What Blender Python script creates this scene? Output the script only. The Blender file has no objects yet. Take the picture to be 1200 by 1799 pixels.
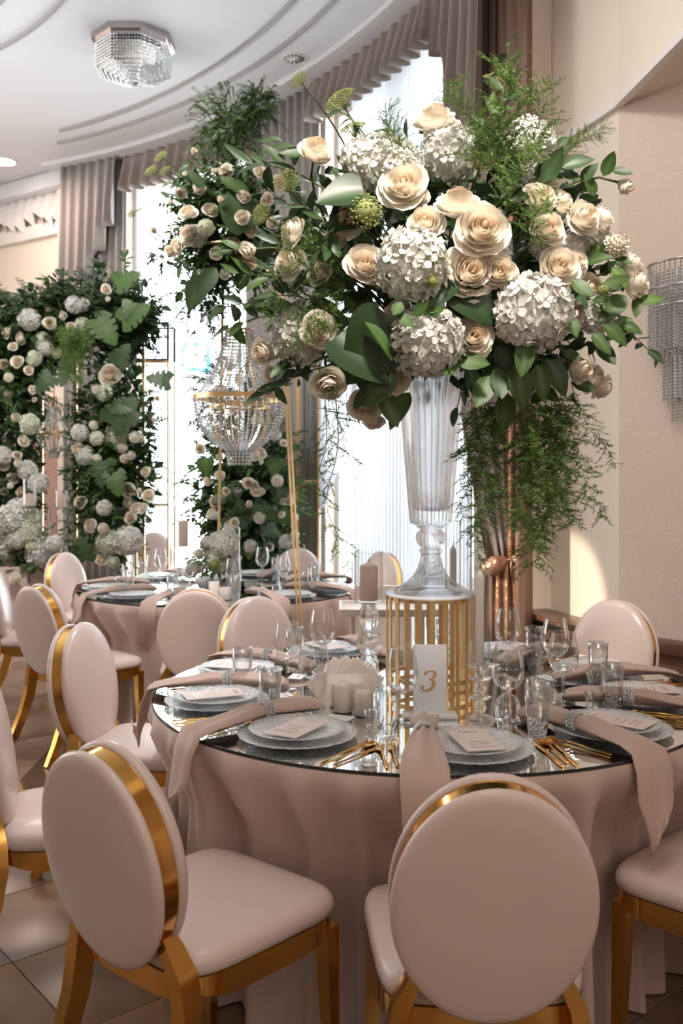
import bpy, bmesh, math, random
import numpy as np
from mathutils import Vector, Matrix, Quaternion
random.seed(7); rng = np.random.default_rng(7)
PI = math.pi; R = math.radians
sc = bpy.context.scene
COL = sc.collection
# ------------------------------------------------------------------ camera
F = 1620.0; HZ = 836.0; HC = 1.475          # focal length in px, horizon row, eye height
cam = bpy.data.cameras.new('camera'); cam_o = bpy.data.objects.new('camera', cam); COL.objects.link(cam_o)
cam.sensor_fit = 'VERTICAL'; cam.sensor_height = 36; cam.lens = F / 1799 * 36
cam.shift_y = -(899.5 - HZ) / 1799
cam_o.location = (0, 0, HC); cam_o.rotation_euler = (R(90), 0, 0)
cam.dof.use_dof = True; cam.dof.focus_distance = 2.75; cam.dof.aperture_fstop = 5.0
sc.camera = cam_o
# ------------------------------------------------------------------ world, sun, lamps, added fill lights, exposure
w = bpy.data.worlds.new('world'); sc.world = w; w.use_nodes = True
bg = w.node_tree.nodes['Background']; bg.inputs[0].default_value = (0.93, 0.97, 1.0, 1); bg.inputs[1].default_value = 7.5
def lamp(name, typ, loc, rot, energy, color=(1, 1, 1), **kw):
    l = bpy.data.lights.new(name, typ); l.energy = energy; l.color = color
    for k, v in kw.items(): setattr(l, k, v)
    o = bpy.data.objects.new(name, l); COL.objects.link(o); o.location = loc; o.rotation_euler = rot
    return o
lamp('overhead_fill_light', 'AREA', (0.35, 1.25, 4.9), (0, 0, 0), 24, (1.0, 0.90, 0.80), shape='DISK', size=1.6)  # added overhead fill for bouquet and table, no lamp known here
lamp('rear_fill_light', 'AREA', (1.7, -2.2, 3.1), (R(70), 0, R(16)), 42, (1.0, 0.88, 0.82), shape='RECTANGLE', size=3.0, size_y=2.2)  # fill light put behind the camera to lift the chair backs
lamp('ceiling_fill_uplight', 'AREA', (-3.9, 5.0, 2.7), (R(180), 0, 0), 58, (0.86, 0.92, 1.0), shape='RECTANGLE', size=1.5, size_y=4.0)  # invented uplight hanging out of view, brightens the ceiling
lamp('side_fill_light', 'AREA', (-6.35, 6.6, 2.6), (R(90), 0, R(-98)), 95, (1.0, 0.96, 0.92), shape='RECTANGLE', size=4.0, size_y=3.2)  # area light added to brighten the right wall, the side wall has no window
lamp('left_lamp_light', 'AREA', (-3.6, 9.6, 4.85), (0, 0, 0), 30, (1.0, 0.72, 0.6), shape='DISK', size=0.6)
def aim(o, p): o.rotation_euler = (Vector(p) - o.location).to_track_quat('-Z', 'Y').to_euler()
sunspot = lamp('low_sun_light', 'SPOT', (-6.3, 4.0, 2.7), (0, 0, 0), 2100, (1.0, 0.80, 0.62), spot_size=R(6.3), spot_blend=0.45, shadow_soft_size=0.03)
bspot = lamp('bouquet_fill_light', 'SPOT', (0.35, 0.55, 4.75), (0, 0, 0), 760, (1.0, 0.91, 0.81), spot_size=R(30), spot_blend=0.7, shadow_soft_size=0.25)  # added spot that brightens the front of the bouquet
aim(bspot, (0.26, 2.95, 2.2))
wspot = lamp('wall_fill_light', 'SPOT', (-0.6, 3.4, 4.85), (0, 0, 0), 130, (1.0, 0.92, 0.84), spot_size=R(75), spot_blend=1.0, shadow_soft_size=0.3)  # made-up spot that lifts the tone of the right wall
aspot = lamp('arch_fill_light', 'SPOT', (-1.6, 4.3, 4.88), (0, 0, 0), 420, (1.0, 0.95, 0.88), spot_size=R(80), spot_blend=0.9, shadow_soft_size=0.25)  # extra fill so the arch flowers are lit from the front
aim(aspot, (-1.7, 7.8, 1.9))
dspot = lamp('chair_fill_light', 'SPOT', (0.45, 4.35, 4.88), (0, 0, 0), 300, (0.96, 0.97, 1.0), spot_size=R(52), spot_blend=0.8, shadow_soft_size=0.2)  # invented spot that whitens the shiny chair front at the left
aim(dspot, (-0.75, 3.75, 0.7))
aim(wspot, (1.5, 5.0, 2.6))
aim(sunspot, (1.27, 5.45, 0.76))
sc.view_settings.view_transform = 'Standard'; sc.view_settings.look = 'None'
sc.view_settings.exposure = 0.45; sc.view_settings.gamma = 1.0; sc.view_settings.use_curve_mapping = False
sc.cycles.use_denoising = True
sc.cycles.max_bounces = 12; sc.cycles.transparent_max_bounces = 32; sc.cycles.transmission_bounces = 10
sc.cycles.diffuse_bounces = 5; sc.cycles.glossy_bounces = 6; sc.cycles.sample_clamp_indirect = 6.0
sc.cycles.caustics_reflective = False; sc.cycles.caustics_refractive = False

def at(px, py, Y):                               # point of the place seen at a picture position, Y metres away
    return Vector(((px - 600) * Y / F, Y, HC - (py - HZ) * Y / F))

# ------------------------------------------------------------------ materials
def nodes_of(m):
    m.use_nodes = True
    nt = m.node_tree; return nt, nt.nodes, nt.links
def mat(name, color, rough=0.5, metal=0.0, bump=None, var=None, spec=0.5, trans=0.0, sheen=0.0, coat=0.0, attr=None, coord='Object'):
    m = bpy.data.materials.new(name); nt, N, L = nodes_of(m)
    p = N['Principled BSDF']; c = (*color, 1)
    p.inputs['Base Color'].default_value = c; p.inputs['Roughness'].default_value = rough; p.inputs['Metallic'].default_value = metal
    p.inputs['Specular IOR Level'].default_value = spec; p.inputs['Sheen Weight'].default_value = sheen; p.inputs['Coat Weight'].default_value = coat
    p.inputs['Coat Roughness'].default_value = 0.15
    tc = N.new('ShaderNodeTexCoord'); src = None
    if var:                                      # (scale, second colour, contrast)
        n = N.new('ShaderNodeTexNoise'); n.inputs['Scale'].default_value = var[0]; n.inputs['Detail'].default_value = 5
        L.new(tc.outputs[coord], n.inputs['Vector'])
        r = N.new('ShaderNodeMapRange'); r.inputs[1].default_value = 0.5 - var[2]; r.inputs[2].default_value = 0.5 + var[2]
        L.new(n.outputs['Fac'], r.inputs[0])
        mx = N.new('ShaderNodeMixRGB'); mx.inputs[1].default_value = c; mx.inputs[2].default_value = (*var[1], 1)
        L.new(r.outputs[0], mx.inputs[0]); src = mx.outputs[0]
    if attr:
        a = N.new('ShaderNodeAttribute'); a.attribute_name = attr
        mx2 = N.new('ShaderNodeMixRGB'); mx2.blend_type = 'MULTIPLY'; mx2.inputs[0].default_value = 1
        if src: L.new(src, mx2.inputs[1])
        else: mx2.inputs[1].default_value = c
        L.new(a.outputs['Color'], mx2.inputs[2]); src = mx2.outputs[0]
    if src: L.new(src, p.inputs['Base Color'])
    if bump:                                     # (scale, strength, distance)
        n = N.new('ShaderNodeTexNoise'); n.inputs['Scale'].default_value = bump[0]; n.inputs['Detail'].default_value = 3
        L.new(tc.outputs[coord], n.inputs['Vector'])
        b = N.new('ShaderNodeBump'); b.inputs['Strength'].default_value = bump[1]; b.inputs['Distance'].default_value = bump[2]
        L.new(n.outputs['Fac'], b.inputs['Height']); L.new(b.outputs[0], p.inputs['Normal'])
    if trans > 0:                                # thin translucent sheet (petals, leaves, cloth)
        t = N.new('ShaderNodeBsdfTranslucent'); mxs = N.new('ShaderNodeMixShader'); mxs.inputs[0].default_value = trans
        if src: L.new(src, t.inputs[0])
        else: t.inputs[0].default_value = c
        L.new(p.outputs[0], mxs.inputs[1]); L.new(t.outputs[0], mxs.inputs[2]); L.new(mxs.outputs[0], N['Material Output'].inputs[0])
    return m
def thin_glass(name, tint=(0.97, 0.98, 0.98), edge=(0.55, 0.57, 0.60), base=0.07, power=1.9, gain=0.95, bump=None, white=0.0):
    m = bpy.data.materials.new(name); nt, N, L = nodes_of(m); N.remove(N['Principled BSDF'])
    lw = N.new('ShaderNodeLayerWeight'); lw.inputs[0].default_value = 0.5
    pw = N.new('ShaderNodeMath'); pw.operation = 'POWER'; pw.inputs[1].default_value = power; L.new(lw.outputs['Facing'], pw.inputs[0])
    ma = N.new('ShaderNodeMath'); ma.operation = 'MULTIPLY_ADD'; ma.inputs[1].default_value = gain; ma.inputs[2].default_value = base; ma.use_clamp = True
    L.new(pw.outputs[0], ma.inputs[0])
    t = N.new('ShaderNodeBsdfTransparent'); mc = N.new('ShaderNodeMixRGB'); mc.inputs[1].default_value = (*tint, 1); mc.inputs[2].default_value = (*edge, 1)
    L.new(pw.outputs[0], mc.inputs[0]); L.new(mc.outputs[0], t.inputs[0])
    g = N.new('ShaderNodeBsdfGlossy'); g.inputs['Roughness'].default_value = 0.03; g.inputs[0].default_value = (1, 1, 1, 1)
    mx = N.new('ShaderNodeMixShader'); L.new(ma.outputs[0], mx.inputs[0]); L.new(t.outputs[0], mx.inputs[1]); L.new(g.outputs[0], mx.inputs[2])
    out = mx.outputs[0]
    if white > 0:
        d = N.new('ShaderNodeBsdfDiffuse'); d.inputs[0].default_value = (0.9, 0.93, 0.95, 1)
        m2 = N.new('ShaderNodeMixShader'); m2.inputs[0].default_value = white; WN = m2; L.new(out, m2.inputs[1]); L.new(d.outputs[0], m2.inputs[2]); out = m2.outputs[0]
    if bump:
        tc = N.new('ShaderNodeTexCoord'); v = N.new('ShaderNodeTexVoronoi'); v.inputs['Scale'].default_value = bump[0]
        L.new(tc.outputs['Object'], v.inputs['Vector'])
        b = N.new('ShaderNodeBump'); b.inputs['Strength'].default_value = bump[1]; b.inputs['Distance'].default_value = bump[2]
        L.new(v.outputs['Distance'], b.inputs['Height']); L.new(b.outputs[0], g.inputs['Normal']); L.new(b.outputs[0], lw.inputs['Normal'])
        if white > 0.2:
            mr = N.new('ShaderNodeMapRange'); mr.inputs[1].default_value = 0.15; mr.inputs[2].default_value = 0.62; mr.inputs[3].default_value = 0.06; mr.inputs[4].default_value = white * 2.0
            L.new(v.outputs['Distance'], mr.inputs[0]); L.new(mr.outputs[0], WN.inputs[0])
    L.new(out, N['Material Output'].inputs[0]); return m
def solid_glass(name, clear=0.35, tint=(1, 1, 1), rough=0.0):
    m = bpy.data.materials.new(name); nt, N, L = nodes_of(m); N.remove(N['Principled BSDF'])
    g = N.new('ShaderNodeBsdfGlass'); g.inputs['IOR'].default_value = 1.48; g.inputs['Roughness'].default_value = rough; g.inputs[0].default_value = (*tint, 1)
    t = N.new('ShaderNodeBsdfTransparent'); mx = N.new('ShaderNodeMixShader'); mx.inputs[0].default_value = clear
    L.new(g.outputs[0], mx.inputs[1]); L.new(t.outputs[0], mx.inputs[2]); L.new(mx.outputs[0], N['Material Output'].inputs[0]); return m
def sheer_mat(name, clear=0.5, color=(0.95, 0.95, 0.95)):
    m = bpy.data.materials.new(name); nt, N, L = nodes_of(m); N.remove(N['Principled BSDF'])
    d = N.new('ShaderNodeBsdfTranslucent'); d.inputs[0].default_value = (*color, 1)
    df = N.new('ShaderNodeBsdfDiffuse'); df.inputs[0].default_value = (*color, 1)
    a = N.new('ShaderNodeMixShader'); a.inputs[0].default_value = 0.35; L.new(d.outputs[0], a.inputs[1]); L.new(df.outputs[0], a.inputs[2])
    t = N.new('ShaderNodeBsdfTransparent'); mx = N.new('ShaderNodeMixShader'); mx.inputs[0].default_value = clear
    L.new(a.outputs[0], mx.inputs[1]); L.new(t.outputs[0], mx.inputs[2]); L.new(mx.outputs[0], N['Material Output'].inputs[0]); return m

M = {}
M['leather'] = mat('cream_leatherette', (0.72, 0.59, 0.545), 0.30, bump=(220, 0.06, 0.001), coat=0.12)
M['gold'] = mat('polished_gold', (0.76, 0.42, 0.12), 0.15, 1.0, bump=(9, 0.05, 0.004))
M['goldsatin'] = mat('satin_gold', (0.78, 0.56, 0.29), 0.34, 1.0)
M['goldfoil'] = mat('gold_foil', (0.80, 0.50, 0.22), 0.25, 1.0)
M['cloth'] = mat('taupe_cloth', (0.56, 0.42, 0.365), 0.62, sheen=0.25, bump=(400, 0.08, 0.001))
M['napkin'] = mat('dusty_rose_napkin', (0.54, 0.39, 0.325), 0.55, sheen=0.3, bump=(300, 0.1, 0.001))
M['mirror'] = mat('mirror', (0.90, 0.92, 0.91), 0.015, 1.0)
M['edge'] = mat('dark_glass_edge', (0.03, 0.035, 0.035), 0.12)
M['wall'] = mat('cream_plaster', (0.86, 0.77, 0.665), 0.7, bump=(60, 0.05, 0.002), coord='Generated')
M['ceiling'] = mat('white_ceiling_paint', (0.80, 0.805, 0.83), 0.7)
M['trim'] = mat('white_trim_paint', (0.84, 0.82, 0.80), 0.5)
M['groove'] = mat('stripe_shade_grey', (0.40, 0.39, 0.39), 0.5)  # darkened grey stands in for shade the uplit ceiling stripes lack
M['curtain'] = mat('taupe_curtain', (0.40, 0.335, 0.295), 0.55, sheen=0.3, trans=0.12)
M['greycurtain'] = mat('grey_curtain', (0.40, 0.37, 0.355), 0.5, sheen=0.3, trans=0.12)
M['whitevalance'] = mat('white_valance', (0.78, 0.76, 0.75), 0.6)
M['copper'] = mat('copper_satin', (0.52, 0.31, 0.20), 0.30, 0.55, bump=(22, 0.5, 0.02))
M['darkdrape'] = mat('brown_drape', (0.20, 0.12, 0.085), 0.45, 0.2)
M['sheer'] = sheer_mat('sheer_voile', 0.055, (0.50, 0.52, 0.55))
M['wood'] = mat('dark_wood', (0.095, 0.042, 0.024), 0.32, var=(6, (0.16, 0.075, 0.04), 0.2))
M['door'] = mat('pink_brown_door', (0.52, 0.33, 0.27), 0.5)
M['tile'] = mat('beige_stone', (0.25, 0.165, 0.108), 0.28, var=(5, (0.18, 0.115, 0.075), 0.22), bump=(18, 0.06, 0.003))
M['band'] = mat('dark_stone_band', (0.10, 0.062, 0.045), 0.14)
M['grout'] = mat('floor_grout', (0.12, 0.082, 0.06), 0.7)
M['rose'] = mat('ivory_rose', (0.95, 0.91, 0.84), 0.6, trans=0.22, attr='Col')
M['white'] = mat('white_petal', (0.80, 0.79, 0.76), 0.65, trans=0.2, attr='Col')
M['leafdark'] = mat('dark_leaf', (0.038, 0.078, 0.026), 0.46, trans=0.12, attr='Col')
M['leafdeep'] = mat('deep_green_leaf', (0.020, 0.050, 0.014), 0.40, trans=0.08, attr='Col')
M['leaf'] = mat('green_leaf', (0.060, 0.120, 0.028), 0.46, trans=0.22, attr='Col')
M['leaflight'] = mat('light_leaf', (0.13, 0.24, 0.06), 0.4, trans=0.3, attr='Col')
M['fern'] = mat('fern_green', (0.145, 0.25, 0.055), 0.5, trans=0.3)
M['lace'] = mat('yellow_green_lace', (0.34, 0.38, 0.13), 0.6, trans=0.2)
M['stem'] = mat('dark_stem', (0.06, 0.075, 0.025), 0.5)
M['glass'] = thin_glass('clear_glass')
M['cutglass'] = thin_glass('cut_glass', base=0.08, gain=0.9, power=2.0, bump=(95, 0.9, 0.01))
M['plateglass'] = thin_glass('embossed_glass', base=0.14, gain=0.7, power=1.6, bump=(150, 0.5, 0.006), white=0.26, edge=(0.8, 0.83, 0.85))
M['crystal'] = solid_glass('crystal', 0.30)
M['vase'] = solid_glass('vase_glass', 0.45, (0.97, 0.975, 0.985))
M['bead'] = thin_glass('crystal_bead', tint=(0.82, 0.86, 0.86), edge=(0.45, 0.47, 0.48), base=0.34, gain=0.6, power=1.2, white=0.32)
M['beadgrey'] = thin_glass('smoky_bead', tint=(0.62, 0.62, 0.60), edge=(0.22, 0.22, 0.22), base=0.25, gain=0.6, power=1.2, white=0.05)
M['pane'] = thin_glass('window_pane', base=0.03, gain=0.5, power=4)
M['candle'] = mat('candle_wax', (0.90, 0.77, 0.68), 0.5, trans=0.55)
M['candlewhite'] = mat('white_wax', (0.88, 0.83, 0.78), 0.45, trans=0.4)
M['card'] = mat('white_card', (0.86, 0.83, 0.82), 0.6)
M['pinkcard'] = mat('blush_card', (0.80, 0.70, 0.68), 0.55)
M['acrylic'] = mat('white_acrylic', (0.88, 0.89, 0.92), 0.18, trans=0.25)
M['ceramic'] = mat('beige_ceramic', (0.60, 0.53, 0.48), 0.3)
M['paper'] = mat('blush_paper_napkin', (0.93, 0.86, 0.81), 0.7, trans=0.2)
M['plastic'] = mat('cream_plastic', (0.80, 0.74, 0.68), 0.35)
M['silhouette'] = mat('gold_in_silhouette', (0.012, 0.03, 0.035), 0.35, 0.3)  # backlit darkness put into the colour, the stand itself is gold
M['greymetal'] = mat('chrome_frame', (0.50, 0.46, 0.44), 0.25, 1.0)
M['facade'] = mat('pale_facade', (0.75, 0.77, 0.80), 0.8)
M['teal'] = mat('teal_window', (0.08, 0.42, 0.50), 0.3)
M['terrace'] = mat('pale_terrace', (0.7, 0.7, 0.7), 0.8)
M['wick'] = mat('wick', (0.05, 0.04, 0.035), 0.8)
def wallpaper():
    m = mat('damask_wallpaper', (0.72, 0.60, 0.51), 0.55); nt, N, L = nodes_of(m); p = N['Principled BSDF']
    tc = N.new('ShaderNodeTexCoord'); n = N.new('ShaderNodeTexNoise'); n.inputs['Scale'].default_value = 5; n.inputs['Distortion'].default_value = 2.2; n.inputs['Detail'].default_value = 2
    L.new(tc.outputs['Object'], n.inputs['Vector'])
    s = N.new('ShaderNodeMath'); s.operation = 'MULTIPLY'; s.inputs[1].default_value = 60; L.new(n.outputs['Fac'], s.inputs[0])
    c = N.new('ShaderNodeMath'); c.operation = 'SINE'; L.new(s.outputs[0], c.inputs[0])
    r = N.new('ShaderNodeMapRange'); r.inputs[1].default_value = -0.2; r.inputs[2].default_value = 0.6; L.new(c.outputs[0], r.inputs[0])
    mx = N.new('ShaderNodeMixRGB'); mx.inputs[1].default_value = (0.725, 0.605, 0.515, 1); mx.inputs[2].default_value = (0.75, 0.63, 0.54, 1)
    L.new(r.outputs[0], mx.inputs[0]); L.new(mx.outputs[0], p.inputs['Base Color'])
    b = N.new('ShaderNodeBump'); b.inputs['Strength'].default_value = 0.12; b.inputs['Distance'].default_value = 0.002
    L.new(r.outputs[0], b.inputs['Height']); L.new(b.outputs[0], p.inputs['Normal']); return m
M['wallpaper'] = wallpaper()

# ------------------------------------------------------------------ mesh helpers
class MB:
    def __init__(s): s.v = []; s.f = []; s.c = []; s.n = 0; s.usecol = False
    def add(s, v, f, col=None, mx=None):
        v = np.asarray(v, float).reshape(-1, 3)
        if mx is not None:
            a = np.array(mx); v = v @ a[:3, :3].T + a[:3, 3]
        s.v.append(v); k = s.n
        s.f.extend([tuple(i + k for i in q) for q in f]); s.n += len(v)
        if col is not None: s.usecol = True
        c = np.ones((len(v), 4)) if col is None else np.column_stack([np.broadcast_to(np.asarray(col, float), (len(v), 3)), np.ones(len(v))])
        s.c.append(c); return s
    def join(s, o, mx=None, tint=None):          # other builder, transformed
        v = np.concatenate(o.v); c = np.concatenate(o.c)[:, :3]
        if tint is not None: c = c * np.asarray(tint)
        s.add(v, o.f, c, mx); s.usecol = s.usecol or o.usecol or tint is not None; return s
    def mesh(s, name, material, smooth=True, sharp=None):
        me = bpy.data.meshes.new(name); v = np.concatenate(s.v)
        me.from_pydata(v.tolist(), [], s.f)
        if s.usecol:
            a = me.color_attributes.new('Col', 'FLOAT_COLOR', 'POINT'); a.data.foreach_set('color', np.concatenate(s.c).ravel())
        if smooth:
            me.polygons.foreach_set('use_smooth', np.ones(len(me.polygons), bool))
            if sharp: me.set_sharp_from_angle(angle=R(sharp))
        if material is not None: me.materials.append(M[material] if isinstance(material, str) else material)
        me.update(); return me
def grid_faces(nu, nv, cu=False, flip=False):
    f = []
    for j in range(nv - 1):
        for i in range(nu if cu else nu - 1):
            a = j * nu + i; b = j * nu + (i + 1) % nu; q = (a, b, b + nu, a + nu)
            f.append(q[::-1] if flip else q)
    return f
def lathe(mb, prof, n=24, flute=None, cap0=False, cap1=False, squash=1.0, col=None, off=(0, 0, 0)):
    th = np.linspace(0, 2 * PI, n, endpoint=False); vs = []
    for k, (r, z) in enumerate(prof):
        rr = np.full(n, r, float)
        if flute: rr = rr * (1 + flute(th, k, r, z))
        vs.append(np.column_stack([rr * np.cos(th) + off[0], rr * np.sin(th) * squash + off[1], np.full(n, z) + off[2]]))
    f = grid_faces(n, len(prof), True)
    if cap0: f.append(tuple(range(n))[::-1])
    if cap1: f.append(tuple(range((len(prof) - 1) * n, len(prof) * n)))
    return mb.add(np.concatenate(vs), f, col)
def frames(pts, up=None):
    p = np.asarray(pts, float); t = np.gradient(p, axis=0); t /= np.linalg.norm(t, axis=1)[:, None] + 1e-12
    if up is None:
        up = np.array([0, 0, 1.0]) if abs(t[0][2]) < 0.9 else np.array([1.0, 0, 0])
    ns = []; n = np.asarray(up, float)
    for k in range(len(p)):
        n = n - t[k] * n.dot(t[k]); n /= np.linalg.norm(n) + 1e-12; ns.append(n)
    ns = np.array(ns); return p, t, ns, np.cross(t, ns)
def tube(mb, pts, r, n=6, cap=True, col=None, up=None, rect=None):
    p, t, a, b = frames(pts, up); r = np.broadcast_to(np.asarray(r, float), (len(p),))
    if rect is None:
        th = np.linspace(0, 2 * PI, n, endpoint=False); cs = np.column_stack([np.cos(th), np.sin(th)])[None] * r[:, None, None]
    else:                                        # rect: per-point (half width along b, half depth along a)
        n = 4; rc = np.broadcast_to(np.asarray(rect, float), (len(p), 2)); sg = np.array([[1, 1], [1, -1], [-1, -1], [-1, 1]], float)
        cs = sg[None] * rc[:, None, ::-1]
    v = p[:, None] + cs[:, :, :1] * a[:, None] + cs[:, :, 1:] * b[:, None]
    f = grid_faces(n, len(p), True, True)
    if cap: f += [tuple(range(n)), tuple(range((len(p) - 1) * n, len(p) * n))[::-1]]
    return mb.add(v, f, col)
def box(mb, c, s, rz=0.0, bev=0.0, mx=None):
    bm = bmesh.new(); bmesh.ops.create_cube(bm, size=1)
    bmesh.ops.scale(bm, vec=s, verts=bm.verts)
    if bev > 0: bmesh.ops.bevel(bm, geom=bm.edges[:], offset=bev, segments=2, profile=0.6, affect='EDGES')
    bmesh.ops.transform(bm, matrix=Matrix.Translation(c) @ Matrix.Rotation(rz, 4, 'Z'), verts=bm.verts)
    bm.verts.index_update(); v = [q.co[:] for q in bm.verts]; f = [tuple(q.index for q in fc.verts) for fc in bm.faces]; bm.free()
    return mb.add(v, f, None, mx)
ICO = {}
def ico(mb, c, r, sub=1, col=None, sc3=None):
    if sub not in ICO:
        bm = bmesh.new(); bmesh.ops.create_icosphere(bm, subdivisions=sub, radius=1); bm.verts.index_update()
        ICO[sub] = (np.array([v.co[:] for v in bm.verts]), [tuple(v.index for v in f.verts) for f in bm.faces]); bm.free()
    v, f = ICO[sub]; v = v * r
    if sc3 is not None: v = v * np.asarray(sc3)
    return mb.add(v + np.asarray(c, float), f, col)
OCT = (np.array([[1, 0, 0], [0, 1, 0], [-1, 0, 0], [0, -1, 0], [0, 0, 1.15], [0, 0, -1.15]], float), [(0, 1, 4), (1, 2, 4), (2, 3, 4), (3, 0, 4), (1, 0, 5), (2, 1, 5), (3, 2, 5), (0, 3, 5)])
def octa(mb, c, r): return mb.add(OCT[0] * r + np.asarray(c, float), OCT[1])
def obj(name, me, parent=None, loc=None, mx=None, rz=None, scale=None):
    o = bpy.data.objects.new(name, me); COL.objects.link(o)
    if parent is not None: o.parent = parent
    if mx is not None: o.matrix_basis = mx
    if loc is not None: o.location = loc
    if rz is not None: o.rotation_euler = (0, 0, rz)
    if scale is not None: o.scale = (scale,) * 3 if not hasattr(scale, '__len__') else scale
    return o
def part(name, mb, m, parent, smooth=True, sharp=None, **kw): return obj(name, mb.mesh(name, m, smooth, sharp), parent, **kw)
def tag(o, label=None, cat=None, group=None, kind=None):
    if label: o['label'] = label
    if cat: o['category'] = cat
    if group: o['group'] = group
    if kind: o['kind'] = kind
    return o
def thing(name, label, cat, loc=(0, 0, 0), rz=0.0, group=None):
    o = bpy.data.objects.new(name, None); COL.objects.link(o); o.location = loc; o.rotation_euler = (0, 0, rz); o.empty_display_size = 0.05
    return tag(o, label, cat, group)
def struct(name, mb, m, smooth=False, **kw): return tag(obj(name, mb.mesh(name, m, smooth), **kw), kind='structure')
def copy_tree(o, parent=None):
    c = o.copy(); COL.objects.link(c); c.parent = parent
    for ch in list(o.children): copy_tree(ch, c)
    return c
def basis(z, up=(0, 0, 1), spin=0.0):            # rotation whose +Z looks along z
    z = Vector(z).normalized(); x = Vector(up).cross(z)
    if x.length < 1e-4: x = Vector((1, 0, 0)).cross(z)
    x.normalize(); y = z.cross(x)
    m = Matrix((x, y, z)).transposed()
    return (m @ Matrix.Rotation(spin, 3, 'Z')).to_4x4()
def TRS(loc, rot4, s=1.0): return Matrix.Translation(loc) @ rot4 @ Matrix.Scale(s, 4)
# ------------------------------------------------------------------ the room
WC = Vector((-6.33, 3.54)); WR = 7.74            # the bowed window wall is an arc
ZC = 5.0
def arc(th, inset=0.0): return (WC.x + (WR - inset) * math.cos(th), WC.y + (WR - inset) * math.sin(th))
def th_px(px, inset=0.0):                        # bearing on the arc of a picture column
    k = (px - 600) / F; lo, hi = 0.0, PI * 0.7
    for _ in range(60):
        mid = (lo + hi) / 2; x, y = arc(mid, inset)
        if x - k * y > 0: lo = mid
        else: hi = mid
    return lo
def arcband(mb, t0, t1, z0, z1, r0, r1, n=24):   # solid curved slab between insets r0 (room side) and r1 (outside)
    v = []
    for t in np.linspace(t0, t1, n):
        for (ins, z) in ((r0, z0), (r0, z1), (r1, z1), (r1, z0)):
            x, y = arc(t, ins); v.append((x, y, z))
    f = grid_faces(4, n, True); f += [(0, 1, 2, 3), tuple(range(4 * n - 4, 4 * n))[::-1]]
    return mb.add(v, f)
# floor: grout bed, dark curved band and single tiles
fl = MB(); fl.add([(-7.5, -3, -0.012), (4, -3, -0.012), (4, 13.5, -0.012), (-7.5, 13.5, -0.012)], [(0, 1, 2, 3)])
floor = struct('floor', fl, 'grout')
ta = R(40); ts = 0.46; ca, sa = math.cos(ta), math.sin(ta)
tmb = MB(); box(tmb, (0, 0, -0.012), (ts - 0.0035, ts - 0.0035, 0.024), 0, 0.0015)
tme = tmb.mesh('tile', 'tile', True, 30)
for i in range(-22, 23):
    for j in range(-22, 23):
        x = (i * ca - j * sa) * ts - 0.97; y = (i * sa + j * ca) * ts + 3.12
        if -3.9 < x < 2.3 and 1.0 < y < 9.2 and math.hypot(x - 0.28, y - 3.1) > 0.45 and math.hypot(x + 0.78, y - 5.95) > 0.45 and x - 0.42 * y < 1.2 and -x - 0.42 * y < 0.5:
            obj('tile', tme, floor, (x, y, 0.0), rz=ta)
bd = MB(); pts = []
for t in np.linspace(0, 1, 30):
    y = 3.6 + 4.2 * t; xl = -1.56 - 0.03 * (y - 4.6) - 0.075 * max(0, y - 4.6) ** 2; pts += [(xl, y, 0.0035), (xl + 0.30, y, 0.0035)]
bd.add(pts, [(2 * k, 2 * k + 1, 2 * k + 3, 2 * k + 2) for k in range(29)])
part('inlay_band', bd, 'band', floor, False)
fx = MB(); fx.add([(-7.5, -3, 0), (4, -3, 0), (4, 1.0, 0), (-7.5, 1.0, 0)], [(0, 1, 2, 3)]); part('plain_paving', fx, 'tile', floor, False)
# ceiling and its curved raised stripes
ce = MB(); box(ce, (-1.75, 5.0, ZC + 0.1), (12, 17, 0.2)); ceiling = struct('ceiling', ce, 'ceiling')
def stripe(cx, cy, r, a0, a1, wd=0.04, h=0.025):
    mb = MB(); v = []
    n = 60
    for a in np.linspace(a0, a1, n):
        for (dr, z) in ((-wd / 2, ZC), (-wd / 2 + 0.008, ZC - h), (wd / 2 - 0.008, ZC - h), (wd / 2, ZC)):
            v.append((cx + (r + dr) * math.cos(a), cy + (r + dr) * math.sin(a), z))
    mb.add(v, grid_faces(4, n, True)); o = part('trim_stripe', mb, 'groove', ceiling, True, 40); return o
stripe(-5.93, 3.84, 6.59, R(-20), math.atan2(9.73 - 3.84, -3.0 + 5.93))
stripe(-5.86, 3.97, 6.20, R(-20), math.atan2(9.39 - 3.97, -2.87 + 5.86))
stripe(-5.01, 4.69, 3.63, R(-20), R(88)); stripe(-5.01, 4.69, 3.28, R(-20), R(88))
co = MB(); arcband(co, th_px(1010), th_px(104), ZC - 0.045, ZC, 0.30, -0.05, 60); tag(part('trim_1', co, 'ceiling', None, True, 30), kind='structure')
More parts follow.
